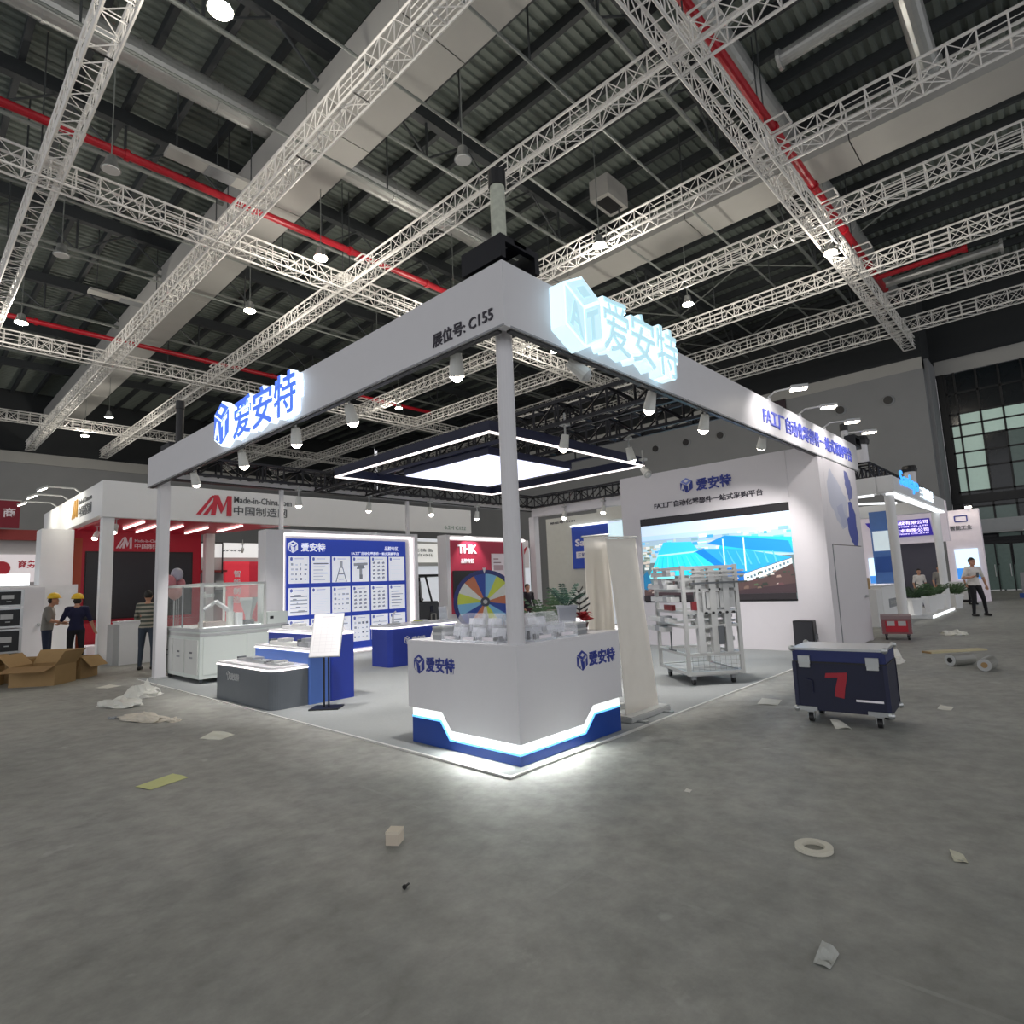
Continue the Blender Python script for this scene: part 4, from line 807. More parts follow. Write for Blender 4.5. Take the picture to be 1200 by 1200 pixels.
# ------------------------------------------------------------------ product board
YB = 9.7
t = wthing('product_board', 'blue product board with rows of white posters in a light-edged white frame', 'display board', (4.5, YB, 0))
B(2.25, 2.66, YB-.1, YB+.3, .012, 2.95).build('side_pillar', white, t); B(2.66, 6.32, YB+.02, YB+.3, .012, 2.97).build('back_wall', white, t); B(6.32, 6.42, YB-.12, YB+.3, .012, 2.97).build('side_pillar', white, t); B(2.66,6.32,YB-.1,YB+.02,2.9,2.97).build('top_rail', white, t)
for a in ((2.665, 2.715, .05, 2.88), (6.25, 6.30, .05, 2.88)): B(a[0]+.008, a[1]-.008, YB-.03, YB+.02, a[2], a[3]).build('led_line', led, t)
B(2.715, 6.25, YB-.03, YB+.02, 2.845, 2.88).build('led_line', led, t); B(2.715, 6.25, YB-.03, YB+.02, .05, .085).build('led_line', led, t)
bp_ = B(2.77, 6.10, YB-.0, YB+.02, .12, 2.77).build('blue_panel', M('board_blue', '2b46b4', .4, emit=.18, ecol='2b46b4', var=.04), t); lw = M('board_white_print', 'f0f2ff', .5, emit=.3, ecol='eef0ff')
logo((2.80, YB, 2.44), XN, .28, t, lw, M('board_blue', ''), .01); lettering('爱安特', (3.12, YB, 2.47), XN, .62, .21, lw, t, .01, bold=.025); lettering('品牌专区', (5.43, YB, 2.52), XN, .42, .11, lw, t, .008, bold=.02); lettering('FA工厂自动化零部件一站式采购平台', (4.45, YB, 2.40), XN, 1.42, .08, lw, t, .008, bold=.02)
poster_m = mat_attr('poster_print', .30)
rp = random.Random(21)
for row in range(3):
    for c in range(6):
        if row == 2 and c == 0: pass
        x0 = 2.82+.545*c; z0 = (1.735, 1.01, .285)[row]
        po = B(x0, x0+.495, YB-.012, YB, z0, z0+.625).build('poster', pinkw, t)
        P = [rect('e9ebf4', 0, 0, 1, 1), ('5a67a8', [(.07,.86),(.13,.83),(.19,.86),(.19,.94),(.13,.97),(.07,.94)]), rect('aab0c4', .28, .89, .75, .92)]
        kind = rp.randrange(5) if (row, c) not in ((0,2),(0,3)) else 9+c
        gc = lambda: rp.choice(['8d919c','a9acb6','6f737f','bcbfc8','9aa0a8'])
        if kind == 0:
            for i in range(5): y_ = .1+.14*i; P += [rect(gc(), .08, y_, .92, y_+.045), rect(gc(), .1+.5*rp.random(), y_+.04, .3+.5*rp.random(), y_+.08)]
        elif kind == 1:
            for i in range(4):
                for j in range(4): P.append(rect(gc(), .1+.22*i, .12+.18*j, .1+.22*i+.06+.1*rp.random(), .12+.18*j+.04+.06*rp.random()))
        elif kind == 2:
            for i in range(8): P.append(rect('c6c9d4', .1, .1+.09*i, .9, .112+.09*i))
        elif kind == 3:
            for i in range(3):
                for j in range(5): P.append(('888c98', [(.12+.28*i,.1+.15*j),(.28+.28*i,.12+.15*j),(.24+.28*i,.2+.15*j),(.1+.28*i,.17+.15*j)]))
        elif kind == 4:
            for i in range(6): P.append(rect(gc(), .12, .1+.12*i, .55+.35*rp.random(), .15+.12*i))
        elif kind == 11: P += [('7d828c', [(.18,.02),(.24,.02),(.5,.7),(.46,.72)]), ('7d828c', [(.82,.02),(.76,.02),(.5,.7),(.54,.72)]), rect('9a9da6', .42, .55, .58, .82), rect('8a8e98', .3, .3, .7, .36), rect('7d828c', .36, .1, .64, .14)]
        elif kind == 12: P += [('8a8e96', [(.1,.62),(.9,.66),(.9,.76),(.1,.74)]), ('777b85', [(.25,.5),(.75,.52),(.66,.66),(.34,.66)]), rect('8a8e96', .42, .12, .58, .52), rect('6f737d', .44, .1, .6, .28)]
        picture('poster_print', P, (x0, YB-.012, z0), XN, po, poster_m, w=.495, h=.625, step=.0003)
# ------------------------------------------------------------------ blue reception desk
t = wthing('reception_desk', 'royal blue reception desk with glowing edge behind the corner counter', 'desk', (4.2, 6.7, .012))
o2 = rrect(3.27, 5.0, 6.45, 7.05, .10, (1,1,0,0)); i2 = rrect(3.24, 5.03, 6.42, 7.05, .11, (1,1,0,0))
MB().prism([(x,y,.012) for x,y in o2], (0,0,.73)).build('body', blue, t); MB().prism([(x,y,.742) for x,y in i2], (0,0,.03)).build('led_edge', led, t); MB().prism([(x,y,.772) for x,y in i2], (0,0,.04)).build('top', white_gloss, t)
logo((3.62, 6.45, .42), XN, .16, t, white, blue, .008); lettering('爱安特', (3.80, 6.45, .45), XN, .34, .11, white, t, .008, bold=.02)
t = thing('card_holder', 'clear acrylic card holder at the right end of the reception desk', 'card holder', (4.78, 6.62, .812)); B(-.12,.12,-.06,.06,0,.02).build('base', lgrey, t); MB().prism([(-.11,-.02,.02),(.11,-.02,.02),(.11,.04,.3),(-.11,.04,.3)], (0,.008,0)).build('panel', acrylic, t); MB().prism([(-.10,-.012,.03),(.10,-.012,.03),(.10,.046,.28),(-.10,.046,.28)], (0,.003,0)).build('card', lgrey, t)
t = thing('brochure_tray', 'low tray with green and white brochures on the reception desk', 'tray', (4.15, 6.62, .812)); B(-.16,.16,-.09,.09,0,.03).build('tray', offwhite, t); B(-.13,.02,-.07,.07,.03,.045).build('brochure', M('lime_print', 'b9c24a', .5), t); B(.03,.14,-.07,.07,.03,.05).build('brochure', white, t)
t = thing('small_model', 'small pale robot model at the left end of the reception desk', 'model', (3.5, 6.62, .812)); B(-.1,.1,-.08,.08,0,.03).build('base', lgrey, t); MB().tube((-.02,0,.03),(-.02,0,.2),.02,8).tube((-.02,0,.2),(.05,0,.26),.016,8).build('arm', white, t)
# ------------------------------------------------------------------ red brand panel and prize wheel
YT = 10.0
t = wthing('brand_panel', 'dark red brand panel with glowing frame behind the prize wheel', 'display board', (9, YT, 0))
B(7.70, 11.2, YT+.02, YT+.3, .012, 3.03).build('back_wall', white, t); B(7.70,7.84,YT-.1,YT+.02,.012,3.03).build('side_pillar', white, t); B(7.84,11.2,YT-.04,YT+.02,2.92,2.97).build('led_line', led, t); B(7.84,7.89,YT-.04,YT+.02,.75,2.92).build('led_line', led, t)
B(7.92,11.1,YT,YT+.02,.72,2.88).build('red_field', M('panel_crimson', '8e2138', .45, emit=.1, ecol='a02840', var=.03), t); lettering('THK', (8.22, YT, 2.5), XN, .78, .26, pinkw, t, .02, bold=.03); lettering('品牌专区', (8.34, YT, 2.20), XN, .52, .14, pinkw, t, .015, bold=.02)
ps = B(9.62, 10.2, YT-.03, YT, 1.75, 2.5).build('poster', pinkw, t)
picture('poster_print', [rect('f2e8ee',0,0,1,1), rect('b08a96',.12,.75,.5,.8), rect('8a6b76',.12,.6,.7,.64), rect('c6aab2',.12,.3,.85,.52)], (9.62, YT-.03, 1.75), XN, ps, pic, w=.58, h=.75)
B(8.0, 9.0, YT-.06, YT, 1.18, 1.98).build('monitor', black, t)
t = thing('prize_wheel', 'multicoloured prize wheel with dark blue rim on a stand', 'prize wheel', (7.85, 8.5, .012), math.radians(-43))
RW = .87
def disc(r0, r1, a0, a1, y, th, n):
    q = [(r1*math.cos(a0+(a1-a0)*i/n), r1*math.sin(a0+(a1-a0)*i/n)) for i in range(n+1)]; q += [(r0*math.cos(a1+(a0-a1)*i/n), r0*math.sin(a1+(a0-a1)*i/n)) for i in range(n+1)] if r0 > 0 else [(0,0)]
    return MB().prism([(x, y, 1.06+z) for x, z in q], (0, th, 0))
rimm = M('rim_blue', '202c6c', .3)
for i in range(4): disc(.76, RW, i*math.pi/2, (i+1)*math.pi/2, -.03, .08, 10).build('rim', rimm, t)
cols = ['26479c', 'c0714d', 'd8d9d2', 'c6d24c', '7db9dc']
for i in range(15):
    c = cols[i % 5]; a_ = math.radians(88+24*i)
    wd = disc(.12, .76, a_, a_+math.radians(24), -.02, .04, 4).build('segment', M('wheel_'+c, c, .35, var=.03), t)
MB().tube((0,-.06,1.06),(0,.06,1.06),.13,18).build('hub', M('hub_grey', '3d4350', .4), t); MB().tube((0,-.08,1.06),(0,-.06,1.06),.06,14).build('hub_cap', lgrey, t)
MB().tube((0,.06,1.06),(-.45,.18,.03),.03,8).tube((0,.06,1.06),(.45,.18,.03),.03,8).tube((0,.06,1.06),(0,.6,.03),.03,8).build('stand', black, t); MB().prism([(-.05,-.05,1.98),(.05,-.05,1.98),(0,-.05,1.82)], (0,.03,0)).build('pointer', white, t)
# ------------------------------------------------------------------ plants, chair, table inside the booth
t = thing('potted_palm', 'bushy green potted palm on the booth floor behind the counter', 'plant', (5.2, 4.0, .012)); MB().lathe([(.16,0),(.22,.5),(.24,.5),(.24,.55),(.2,.55),(.19,.5)], n=18).build('pot', white, t); leafy('frond', t, .55, .55, .85, 18, M('palm_mid', '46603e', .55, var=.25), 5, .2)
def shell_chair(x, y, rz, lab):
    t = thing('shell_chair', lab, 'chair', (x, y, .012), rz, 'white shell chairs')
    MB().ball((0,0,.46), (.24,.24,.05), 16, 8).build('seat', white, t, smooth=True); MB().ball((0,.2,.70), (.22,.05,.2), 16, 8).build('backrest', white, t, smooth=True); MB().tube((-.12,.2,.46),(-.12,.22,.6),.015,6).tube((.12,.2,.46),(.12,.22,.6),.015,6).build('back_support', white, t)
    for sx in (-1,1):
        for sy in (-1,1): MB().tube((sx*.1,sy*.1,.44),(sx*.22,sy*.22,0),.014,8).build('leg', alu, t)
shell_chair(3.35, 2.05, math.radians(35), 'white shell chair behind the right arm of the counter'); shell_chair(4.6, 2.9, math.radians(120), 'white shell chair near the potted palm')
t = thing('round_table', 'round white table among the chairs behind the counter', 'table', (4.3, 2.2, .012)); MB().lathe([(.38,.72),(.40,.73),(.40,.75),(.38,.76)], n=24).build('table_top', white, t); MB().tube((0,0,.03),(0,0,.72),.035,12).build('leg', alu, t); MB().lathe([(.25,0),(.25,.02),(.04,.04)], n=18).build('base', alu, t)
# ================================================================== NEIGHBOURING BOOTHS
# ---- left: red and white booth
wg_ = M('warm_white', 'e6e7e8', .5, var=.02)
t = wthing('neighbour_fascia', 'large white fascia of the left neighbour booth with red M emblem', 'fascia', (.15, 14.2, 3.65))
B(.15, 12.7, 14.2, 14.4, 3.62, 4.55).build('panel', wg_, t); B(.15, .35, 14.4, 22.0, 3.68, 4.55).build('panel', wg_, t)
rm2 = M('emblem_red', 'c8283c', .4)
def m_emblem(o, r, w, h, parent, mat):
    r = Vector(r); n = r.cross(Vector((0,0,1))); o = Vector(o); P = lambda x, y: o+r*x*w+Vector((0,0,y*h))
    for k_, pts in enumerate(([(0,0),(.12,0),(.52,.97),(.44,.97)], [(.19,0),(.31,0),(.50,.52),(.47,.66)], [(.41,0),(.54,0),(.62,1),(.50,1)], [(.50,1),(.62,1),(.78,.34),(.70,.1)], [(.70,.1),(.78,.34),(.92,1),(.88,1)], [(.86,0),(1,0),(1,1),(.88,1)])):
        MB().prism([P(x, y) for x, y in pts], n*(.02+.003*k_)).build('emblem_stroke', mat, parent)
m_emblem((2.34, 14.2, 3.80), XN, .95, .58, t, rm2); lettering('Made-in-China.com', (3.36, 14.2, 4.20), XN, 1.75, .19, dgrey, t, .012); lettering('中国制造网', (3.36, 14.2, 3.84), XN, 1.6, .27, dgrey, t, .012, bold=.006)
lettering('6.2H C152', (11.3, 14.2, 3.74), XN, 1.1, .15, M('grey_green_ink', '8fa59b', .5), t, .01)
m_emblem((.15, 17.6, 3.9), YN, .7, .5, t, M('emblem_gold', 'b98a3a', .4)); lettering('中国制造网', (.15, 16.8, 3.86), YN, 1.5, .3, dgrey, t, .01); lettering('Made-in-China.com', (.15, 16.8, 4.22), YN, 1.5, .14, dgrey, t, .01)
for k, yy in enumerate((20.2, 18.5, 16.9)):
    a = thing('arm_light', 'bent arm floodlight on the left booth fascia, %s from the left' % ordn[k], 'arm light', (.15, yy, 4.55), 0, 'arm lights on the left booth'); MB().path([(.1,0,0),(-.1,0,.16),(-.75,0,.16)], .025, 6).build('arm', lgrey, a); h_ = MB().cbox((-.82,0,.1), (.26,.16,.06), 0, 0, -.5).build('lamp_head', lgrey, a); MB().cbox((-.82,0,.06), (.22,.13,.02), 0, 0, -.5).build('lens', lens_em, h_)
    light('SPOT', 'lamp_light', a, (-.8,0,.02), 40, (1,.95,.8), .08, 120, .6, (.1,0,-.5))
lcol = lambda x, y, s, z, lab: (lambda q: B(-s,s,-s,s,0,z).build('shaft', wg_, q, bevel=.01) and B(-s-.03,s+.03,-s-.03,s+.03,0,.04).build('base_plate', lgrey, q))(thing('booth_column', lab, 'column', (x, y, 0), 0, 'left booth columns'))
lcol(.32, 14.4, .13, 3.62, 'slim white front column of the left neighbour booth'); lcol(3.95, 17.7, .14, 3.62, 'white pillar at the right end of the red screen wall'); lcol(-.15, 18.0, .38, 3.62, 'thick white pillar left of the red screen wall')
rw = wthing('screen_backdrop', 'red back wall with black screen in the left booth', 'display wall', (2, 18, 0))
B(.25, 3.8, 18.0, 18.2, .0, 3.68).build('wall', M('deep_red', 'a8142c', .45, emit=.05, ecol='a8142c'), rw); B(.25,.5,17.98,18.0,0,3.4).build('edge_panel', M('orange_edge', 'a84b28', .5), rw)
sc_ = B(.62, 3.5, 17.95, 18.0, 1.02, 2.98).build('screen', M('off_screen', '23252b', .35), rw); B(.58,3.54,17.96,18.0,.98,3.02).build('bezel', black, rw)
m_emblem((1.35,18.0,3.12), XN, .42, .35, rw, pinkw); lettering('中国制造网', (1.85,18.0,3.12), XN, .95, .15, pinkw, rw, .01); lettering('Made-in-China.com', (1.85,18.0,3.32), XN, .95, .09, pinkw, rw, .01)
rc = wthing('red_canopy', 'red ceiling panel with pink light tubes inside the left booth', 'canopy', (2.5, 16, 3.62)); MB().prism([(.35,14.42,3.62),(5.2,14.42,3.62),(3.9,17.98,3.62),(.35,17.98,3.62)], (0,0,.06)).build('panel', M('deep_red', 'a8142c'), rc)
for x, y in ((1.75,16.5),(2.35,16.2),(3.1,16.4),(1.2,15.6),(3.75,15.5)): MB().cbox((x, y, 3.58), (.05, 1.9, .04)).build('light_tube', led_bar, rc)
for y in (14.55, 15.5, 16.5): spotlight(.55, y, 3.35, (-.7,y-.9,0), 'small spotlight under the left face of the left booth, %s from the front' % ordn[(14.55,15.5,16.5).index(y)], True, 160, 'left booth spotlights')
cn = wthing('white_counter', 'white counter in front of the red screen wall', 'counter', (.8, 13.4, 0)); B(.42, 1.35, 13.3, 13.9, 0, .98).build('body', wg_, cn); B(.40, 1.38, 13.28, 13.92, .98, 1.02).build('top', white_gloss, cn); B(.3,.42,13.35,13.9,.0,.95).build('end_panel', lgrey, cn)
t = thing('orange_bag', 'small orange bag on the white counter', 'bag', (1.0, 13.5, 1.02)); B(-.1,.1,-.06,.06,0,.18).build('body', M('orange_paper', 'd2764a', .6), t, bevel=.02); MB().path([(-.05,0,.18),(-.04,0,.25),(.04,0,.25),(.05,0,.18)], .006, 5).build('handle', M('orange_paper', ''), t)
t = wthing('red_bench', 'red and white low bench below the black screen', 'bench', (1.6, 17, 0)); B(.5, 3.4, 17.2, 17.9, 0, .9).build('red_base', red, t); B(.4, 1.6, 16.4, 17.1, 0, .32).build('white_step', pinkw, t); B(1.0,1.5,16.0,16.4,0,.5).build('red_box', red, t)
# low white wall on the far left with door
t = wthing('partition', 'low white partition with door left of the thick pillar', 'partition', (-1.2, 16.2, 0)); B(-2.2, .1, 16.2, 16.35, 0, 2.0).build('panel', wg_, t); B(-1.3,-.6,16.17,16.2,0,1.95).build('door', white, t); MB().ball((-.7,16.14,1.0), .04, 8, 6).build('door_knob', steel, t); B(-1.6,-.75,17.5,17.6,1.9,2.35).build('light_box', led_soft, t)
# far left booth
t = wthing('far_booth', 'far white booth with red lettering board at the left edge', 'booth', (-.5, 30, 0)); B(-3, 2.2, 30, 30.3, 0, 4.7).build('wall', M('grey_white', 'b4b2b4', .6), t); B(-3, 1.6, 29.6, 29.8, 4.3, 4.75).build('red_beam', M('dull_red', '8e3230', .6), t)
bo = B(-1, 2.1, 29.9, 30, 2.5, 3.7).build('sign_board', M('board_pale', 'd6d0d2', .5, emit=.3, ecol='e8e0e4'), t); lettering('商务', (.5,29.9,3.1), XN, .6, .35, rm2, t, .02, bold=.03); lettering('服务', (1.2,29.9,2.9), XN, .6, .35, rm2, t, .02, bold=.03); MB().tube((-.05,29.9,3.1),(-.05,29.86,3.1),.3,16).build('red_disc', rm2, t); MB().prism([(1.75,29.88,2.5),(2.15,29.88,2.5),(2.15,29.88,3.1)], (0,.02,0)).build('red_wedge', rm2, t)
t = wthing('hanging_banner', 'dark red hanging banner at the far left edge', 'banner', (-.4, 29, 4.6)); B(-1.2, .35, 29, 29.06, 4.75, 5.9).build('cloth', M('dull_crimson', '7a1a2c', .7), t); lettering('商', (-.2,29,5.2), XN, .4, .4, pinkw, t, .01); MB().tube((-1.2,29.03,5.92),(.4,29.03,5.92),.03,6).build('rod', lgrey, t)
# booth seen behind the demo machine: red and white
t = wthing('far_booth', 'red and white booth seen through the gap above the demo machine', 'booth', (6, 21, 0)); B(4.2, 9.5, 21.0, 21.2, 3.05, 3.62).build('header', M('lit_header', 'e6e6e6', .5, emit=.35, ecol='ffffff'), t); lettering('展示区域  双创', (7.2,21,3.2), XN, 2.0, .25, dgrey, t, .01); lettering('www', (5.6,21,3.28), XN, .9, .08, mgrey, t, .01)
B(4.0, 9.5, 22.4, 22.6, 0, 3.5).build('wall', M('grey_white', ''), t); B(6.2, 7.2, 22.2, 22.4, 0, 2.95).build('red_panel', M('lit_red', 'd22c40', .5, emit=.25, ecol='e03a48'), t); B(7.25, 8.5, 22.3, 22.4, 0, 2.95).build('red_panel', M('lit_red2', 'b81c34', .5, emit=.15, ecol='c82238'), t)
for k, ch in enumerate('智能制造'): lettering(ch, (6.55,22.2,2.3-.36*k), XN, .28, .28, pinkw, t, .02, bold=.02)
B(4.3,6.1,22.1,22.2,1.2,2.6).build('shelf_back', mgrey, t); B(4.3,6.1,21.7,22.2,1.75,1.8).build('shelf', dgrey, t); B(4.3,6.1,21.7,22.2,2.5,2.58).build('shelf', M('dull_red', ''), t)
for x in (4.6, 5.2, 5.7): B(x, x+.3, 21.8, 22.0, 1.8, 2.15).build('shelf_goods', (lgrey, dgrey, offwhite)[int(x*10) % 3], t)
MB().path([(4.8,20.9,2.4),(4.8,20.9,3.6),(5.6,20.9,3.6),(5.6,20.9,2.4)], .03, 5).build('pipe_frame', black, t); B(8.7,9.4,22.2,22.4,.3,2.9).build('lit_panel', led_soft, t)
t = wthing('roof_frame', 'pale sloping roof frame with light line above the demo machine', 'canopy', (5, 15.5, 3.4)); MB().prism([(4.6,15.2,3.45),(9,15.2,3.45),(9,19,3.45),(6.4,19,3.45)], (0,0,.1)).build('panel', M('greenish_white', 'c3c6bd', .6), t); B(4.6,9,15.15,15.2,3.42,3.48).build('led_line', led_soft, t)
for k, x in enumerate((4.6, 6.4, 8.2)): spotlight(x, 20.96, 3.3, (x, 22.2, 1.6), 'warm spotlight in the red and white booth behind, %s from the left' % ordn[k], True, 40, 'far booth spotlights')
# white wall behind the forklift, forklift
t = wthing('back_booth', 'pale grey booth wall with a small framed sign behind the forklift', 'booth', (11, 17, 0)); B(9.8, 17.5, 17.0, 17.2, 0, 3.65).build('wall', M('cool_white_glow', 'd5d8de', .5, emit=.3, ecol='dde3ec'), t); fr = B(11.0, 13.6, 16.9, 17.0, 2.45, 3.5).build('sign_frame', lgrey, t); B(11.15,13.5,16.88,16.9,2.6,3.4).build('sign_face', M('sign_pale', 'eceee8', .5, emit=.25, ecol='ffffff'), fr); lettering('智能装备', (11.4,16.88,3.05), XN, 1.5, .16, mgrey, fr, .01); lettering('工业自动化', (11.4,16.88,2.85), XN, 1.5, .14, mgrey, fr, .01)  # wall brightness is put into the material as emission; the wall is no lamp
t = wthing('forklift', 'small dark grey forklift with black canopy behind the reception desk', 'forklift', (9.6, 13.0, 0))
B(9.0, 9.95, 12.95, 14.4, .25, 1.05).build('body', M('forklift_grey', '4b4f58', .45), t, bevel=.06); B(8.85, 10.25, 12.9, 14.5, 1.90, 1.98).build('canopy', black, t, bevel=.03)
for p, q in (((10.12,12.98,1.9),(10.28,12.98,1.15)), ((9.35,12.98,1.9),(9.6,12.98,1.05)), ((9.05,14.3,1.9),(9.05,14.3,1.0)), ((10.1,14.3,1.9),(10.1,14.3,1.0))): MB().tube(p, q, .035, 8).build('canopy_post', black, t)
B(9.5, 9.62, 12.93, 12.96, .7, .9).build('latch_plate', navy, t); MB().path([(9.5,12.9,.3),(9.5,12.9,.62),(9.7,12.9,.62),(9.7,12.9,.3)], .02, 6).build('tow_bar', lgrey, t); B(10.05,10.2,12.9,13.0,1.22,1.38).build('work_lamp', black, t); MB().ball((9.28,13.3,1.12), (.17,.17,.1), 12, 6).build('seat', black, t); B(8.95,9.5,12.9,12.97,.24,.34).build('bumper', M('lime_trim', 'a9b04a', .5), t); MB().tube((9.25,13.1,1.1),(9.2,13.1,1.75),.03,8).build('mast', mgrey, t)
for x in (9.05, 9.9):
    for y in (13.2, 14.2): MB().tube((x-.08,y,.24),(x+.08,y,.24),.24,16).build('wheel', black, t)
# behind right: white wall with blue sign
t = wthing('back_wall_panel', 'tall off-white booth wall behind the rear beam with blue sign', 'display wall', (14, 9.5, 0)); B(14, 14.2, 8.95, 11.35, 0, 3.95).build('panel', M('putty_white', 'cfcfc8', .55), t); B(14,14.2,7.6,8.95,3.62,4.1).build('header', M('putty_white', ''), t); lettering('展位号: E101', (14,11.15,3.72), YN, 1.2, .09, ink, t, .01)
B(14.15,14.25,6.5,8.95,0,3.6).build('inner_wall', M('cool_white_glow', ''), t); sgn = B(13.95, 14.0, 8.5, 10.1, 1.98, 3.52).build('blue_sign', M('sign_navy_blue', '1f3f9e', .4, emit=.12, ecol='1f3f9e'), t); lettering('Sankyo', (13.95,9.95,2.72), YN, 1.4, .34, pinkw, t, .012, bold=.03)
B(13.94,13.95,9.1,9.93,2.36,2.6).build('name_box', pinkw, t); lettering('三协精密', (13.94,9.85,2.41), YN, .7, .14, inkblue, t, .008); B(13.9,13.95,8.45,10.12,3.52,3.58).build('led_line', led_soft, t); B(13.98,14.0,7.7,8.5,2.9,3.5).build('lit_panel', M('lit_cyan', 'cfe6ee', .5, emit=.5, ecol='d4f0f8'), t)
t = wthing('far_booth', 'white booth with slanted fin and red bird print left of the rear column', 'booth', (14, 14, 0)); B(13.8, 20, 17.6, 17.8, 0, 3.4).build('wall', M('cool_white_glow', ''), t); MB().prism([(14.0,13.5,3.3),(14.2,13.5,.6),(14.6,13.5,.6),(14.6,13.5,1.2)], (0,.15,0)).build('fin', lgrey, t); bs = B(14.9,15.9,14.0,14.1,2.2,3.4).build('bird_board', pinkw, t); MB().prism([(15.2,13.98,2.9),(15.5,13.98,2.95),(15.8,13.98,3.15),(15.6,13.98,2.8),(15.3,13.98,2.7)], (0,.02,0)).build('red_print', rm2, bs); B(14.2,14.9,13.6,13.7,.9,2.0).build('lit_poster', led_soft, t)
t = thing('extinguisher', 'red fire extinguisher on the floor behind the counter plant', 'extinguisher', (11.9, 7.75, 0)); MB().lathe([(.09,0),(.1,.05),(.1,.5),(.04,.58),(.03,.62)], n=14).build('cylinder', red, t, smooth=True); MB().tube((0,0,.62),(.08,0,.68),.015,6).build('valve', black, t)
# ---- right: white booth with glowing roof edge
t = wthing('canopy_frame', 'white canopy of the right neighbour booth with glowing underside and blue sign', 'canopy', (14.3, 0, 3.4)); X0, X1 = 14.3, 22.6
B(X0, X1, -.15, .25, 3.47, 3.92).build('fascia', wg_, t, bevel=.03); B(X0, X0+.35, .25, 4.2, 3.47, 3.92).build('fascia', wg_, t); B(X1-.35, X1, .25, 4.2, 3.47, 3.92).build('fascia', wg_, t); B(X0+.35, X1-.35, 2.6, 2.9, 3.2, 3.8).build('rear_fascia', wg_, t)
B(X0+.1, X1-.05, -.13, .07, 3.42, 3.47).build('led_line', led_soft, t); B(X0+.05, X0+.15, .35, 2.6, 3.42, 3.47).build('led_line', led_soft, t); B(X0+.35,X1-.35,2.56,2.6,3.2,3.26).build('led_line', led_soft, t); MB().tube((X0+.2,2.4,3.42),(X0+2.6,.3,3.42),.035,6).build('led_line', led_soft, t)
lettering('Sankyo', (15.1,-.155,3.62), XN, 2.6, .52, M('sky_blue_sign', '3f9af0', .4, emit=1.0, ecol='3f9cff'), t, .03, bold=.0); lettering('三协精密', (17.9,-.155,3.6), XN, 2.2, .36, sig_w, t, .03, bold=.0)
lcol2 = lambda x, y, r, lab: (lambda q: MB().tube((0,0,0),(0,0,3.45),r,20).build('shaft', wg_, q) and MB().lathe([(r+.06,0),(r+.06,.04)], n=20).build('base_plate', lgrey, q))(thing('booth_column', lab, 'column', (x, y, 0), 0, 'right booth columns'))
lcol2(14.52, .02, .115, 'thick round white front column of the right neighbour booth'); lcol2(22.2, .1, .125, 'slim looking white far column of the right neighbour booth')
btruss((14.5, .6, 3.95), 8.0, 'x', 'black lattice truss lying on the right neighbour canopy', .4, .42)
for x, lab in ((14.7, 'white hoist drum with black hood on the near end of the right canopy'), (21.5, 'white hoist drum with black hood on the far end of the right canopy')):
    q = thing('hoist_drum', lab, 'hoist', (x, .6, 4.4), 0, 'hoist drums'); MB().tube((0,0,0),(0,0,.55),.18,14).build('drum', white, q); MB().lathe([(.22,.5),(.24,.6),(.2,.72)], n=14).build('hood', black, q)
for k, (x, y) in enumerate(((16.6,1.6),(17.6,1.9))): spotlight(x, y, 3.45, (x, y+.3, 0), 'warm spotlight inside the right neighbour canopy, %s from the front' % ordn[k], True, 220, 'right booth spotlights')
rd_ = wthing('service_counter', 'white service counter in the right neighbour booth behind the front column', 'counter', (15, .8, 0)); B(14.4, 15.0, .55, 2.2, .0, .98).build('body', wg_, rd_); B(15.3, 17.6, .6, 1.1, .0, 1.02).build('body', wg_, rd_); B(15.3,17.65,.57,1.12,1.02,1.06).build('top', white_gloss, rd_); B(16.0,17.2,.585,.6,.42,.66).build('sign_plate', mgrey, rd_); lettering('SANKYO', (16.15,.585,.5), XN, .9, .1, lgrey, rd_, .006)
t = thing('carton', 'brown carton on the counter of the right neighbour booth', 'box', (14.8, 1.1, .98)); B(-.15,.2,-.3,.3,0,.3).build('body', card, t); B(-.151,.201,-.03,.03,.3,.304).build('tape', lgrey, t)
t = wthing('booth_platform', 'bright white platform edge of the right neighbour booth', 'platform', (18, -.1, 0)); B(17.72, 22.0, -.12, 2.4, 0, .09).build('deck', wg_, t); B(17.72,22.0,-.135,-.12,.01,.08).build('edge_light', led_soft, t)
t = wthing('info_tower', 'blue and white info tower inside the right neighbour booth', 'display tower', (19.2, 1.25, 0)); B(19, 19.4, .95, 1.5, .09, 3.4).build('core', M('tower_blue', '4a72b4', .4), t); B(18.97,19.0,1.0,1.45,2.1,2.75).build('screen', M('tower_white', 'cfdbe0', .4, emit=.3, ecol='cfe0e8'), t); B(18.97,19.0,1.0,1.45,1.4,1.9).build('panel', M('tower_dark', '28509a', .4), t); B(18.97,19.0,1.0,1.45,.1,.95).build('panel', M('tower_white', ''), t)
for k, (x, y, s) in enumerate(((18.0,.35,1.0),(19.4,.15,.9),(21.0,.2,1.0),(22.9,-.1,.9))):
    t = thing('planter_box', ('white planter box with green shrub nearest the front column', 'white planter box with green shrub second along the platform', 'white planter box with green shrub by the far column', 'small shrub planter behind the standing man')[k], 'plant', (x, y, .09 if k < 3 else 0), 0, 'planter boxes'); MB().lathe([(.16*s,0),(.24*s,.45),(.27*s,.45),(.25*s,.5)], n=4).build('box', wg_, t); leafy('frond', t, .45, .55*s, .5, 14, green2 if k % 2 else green, 30+k, .18)
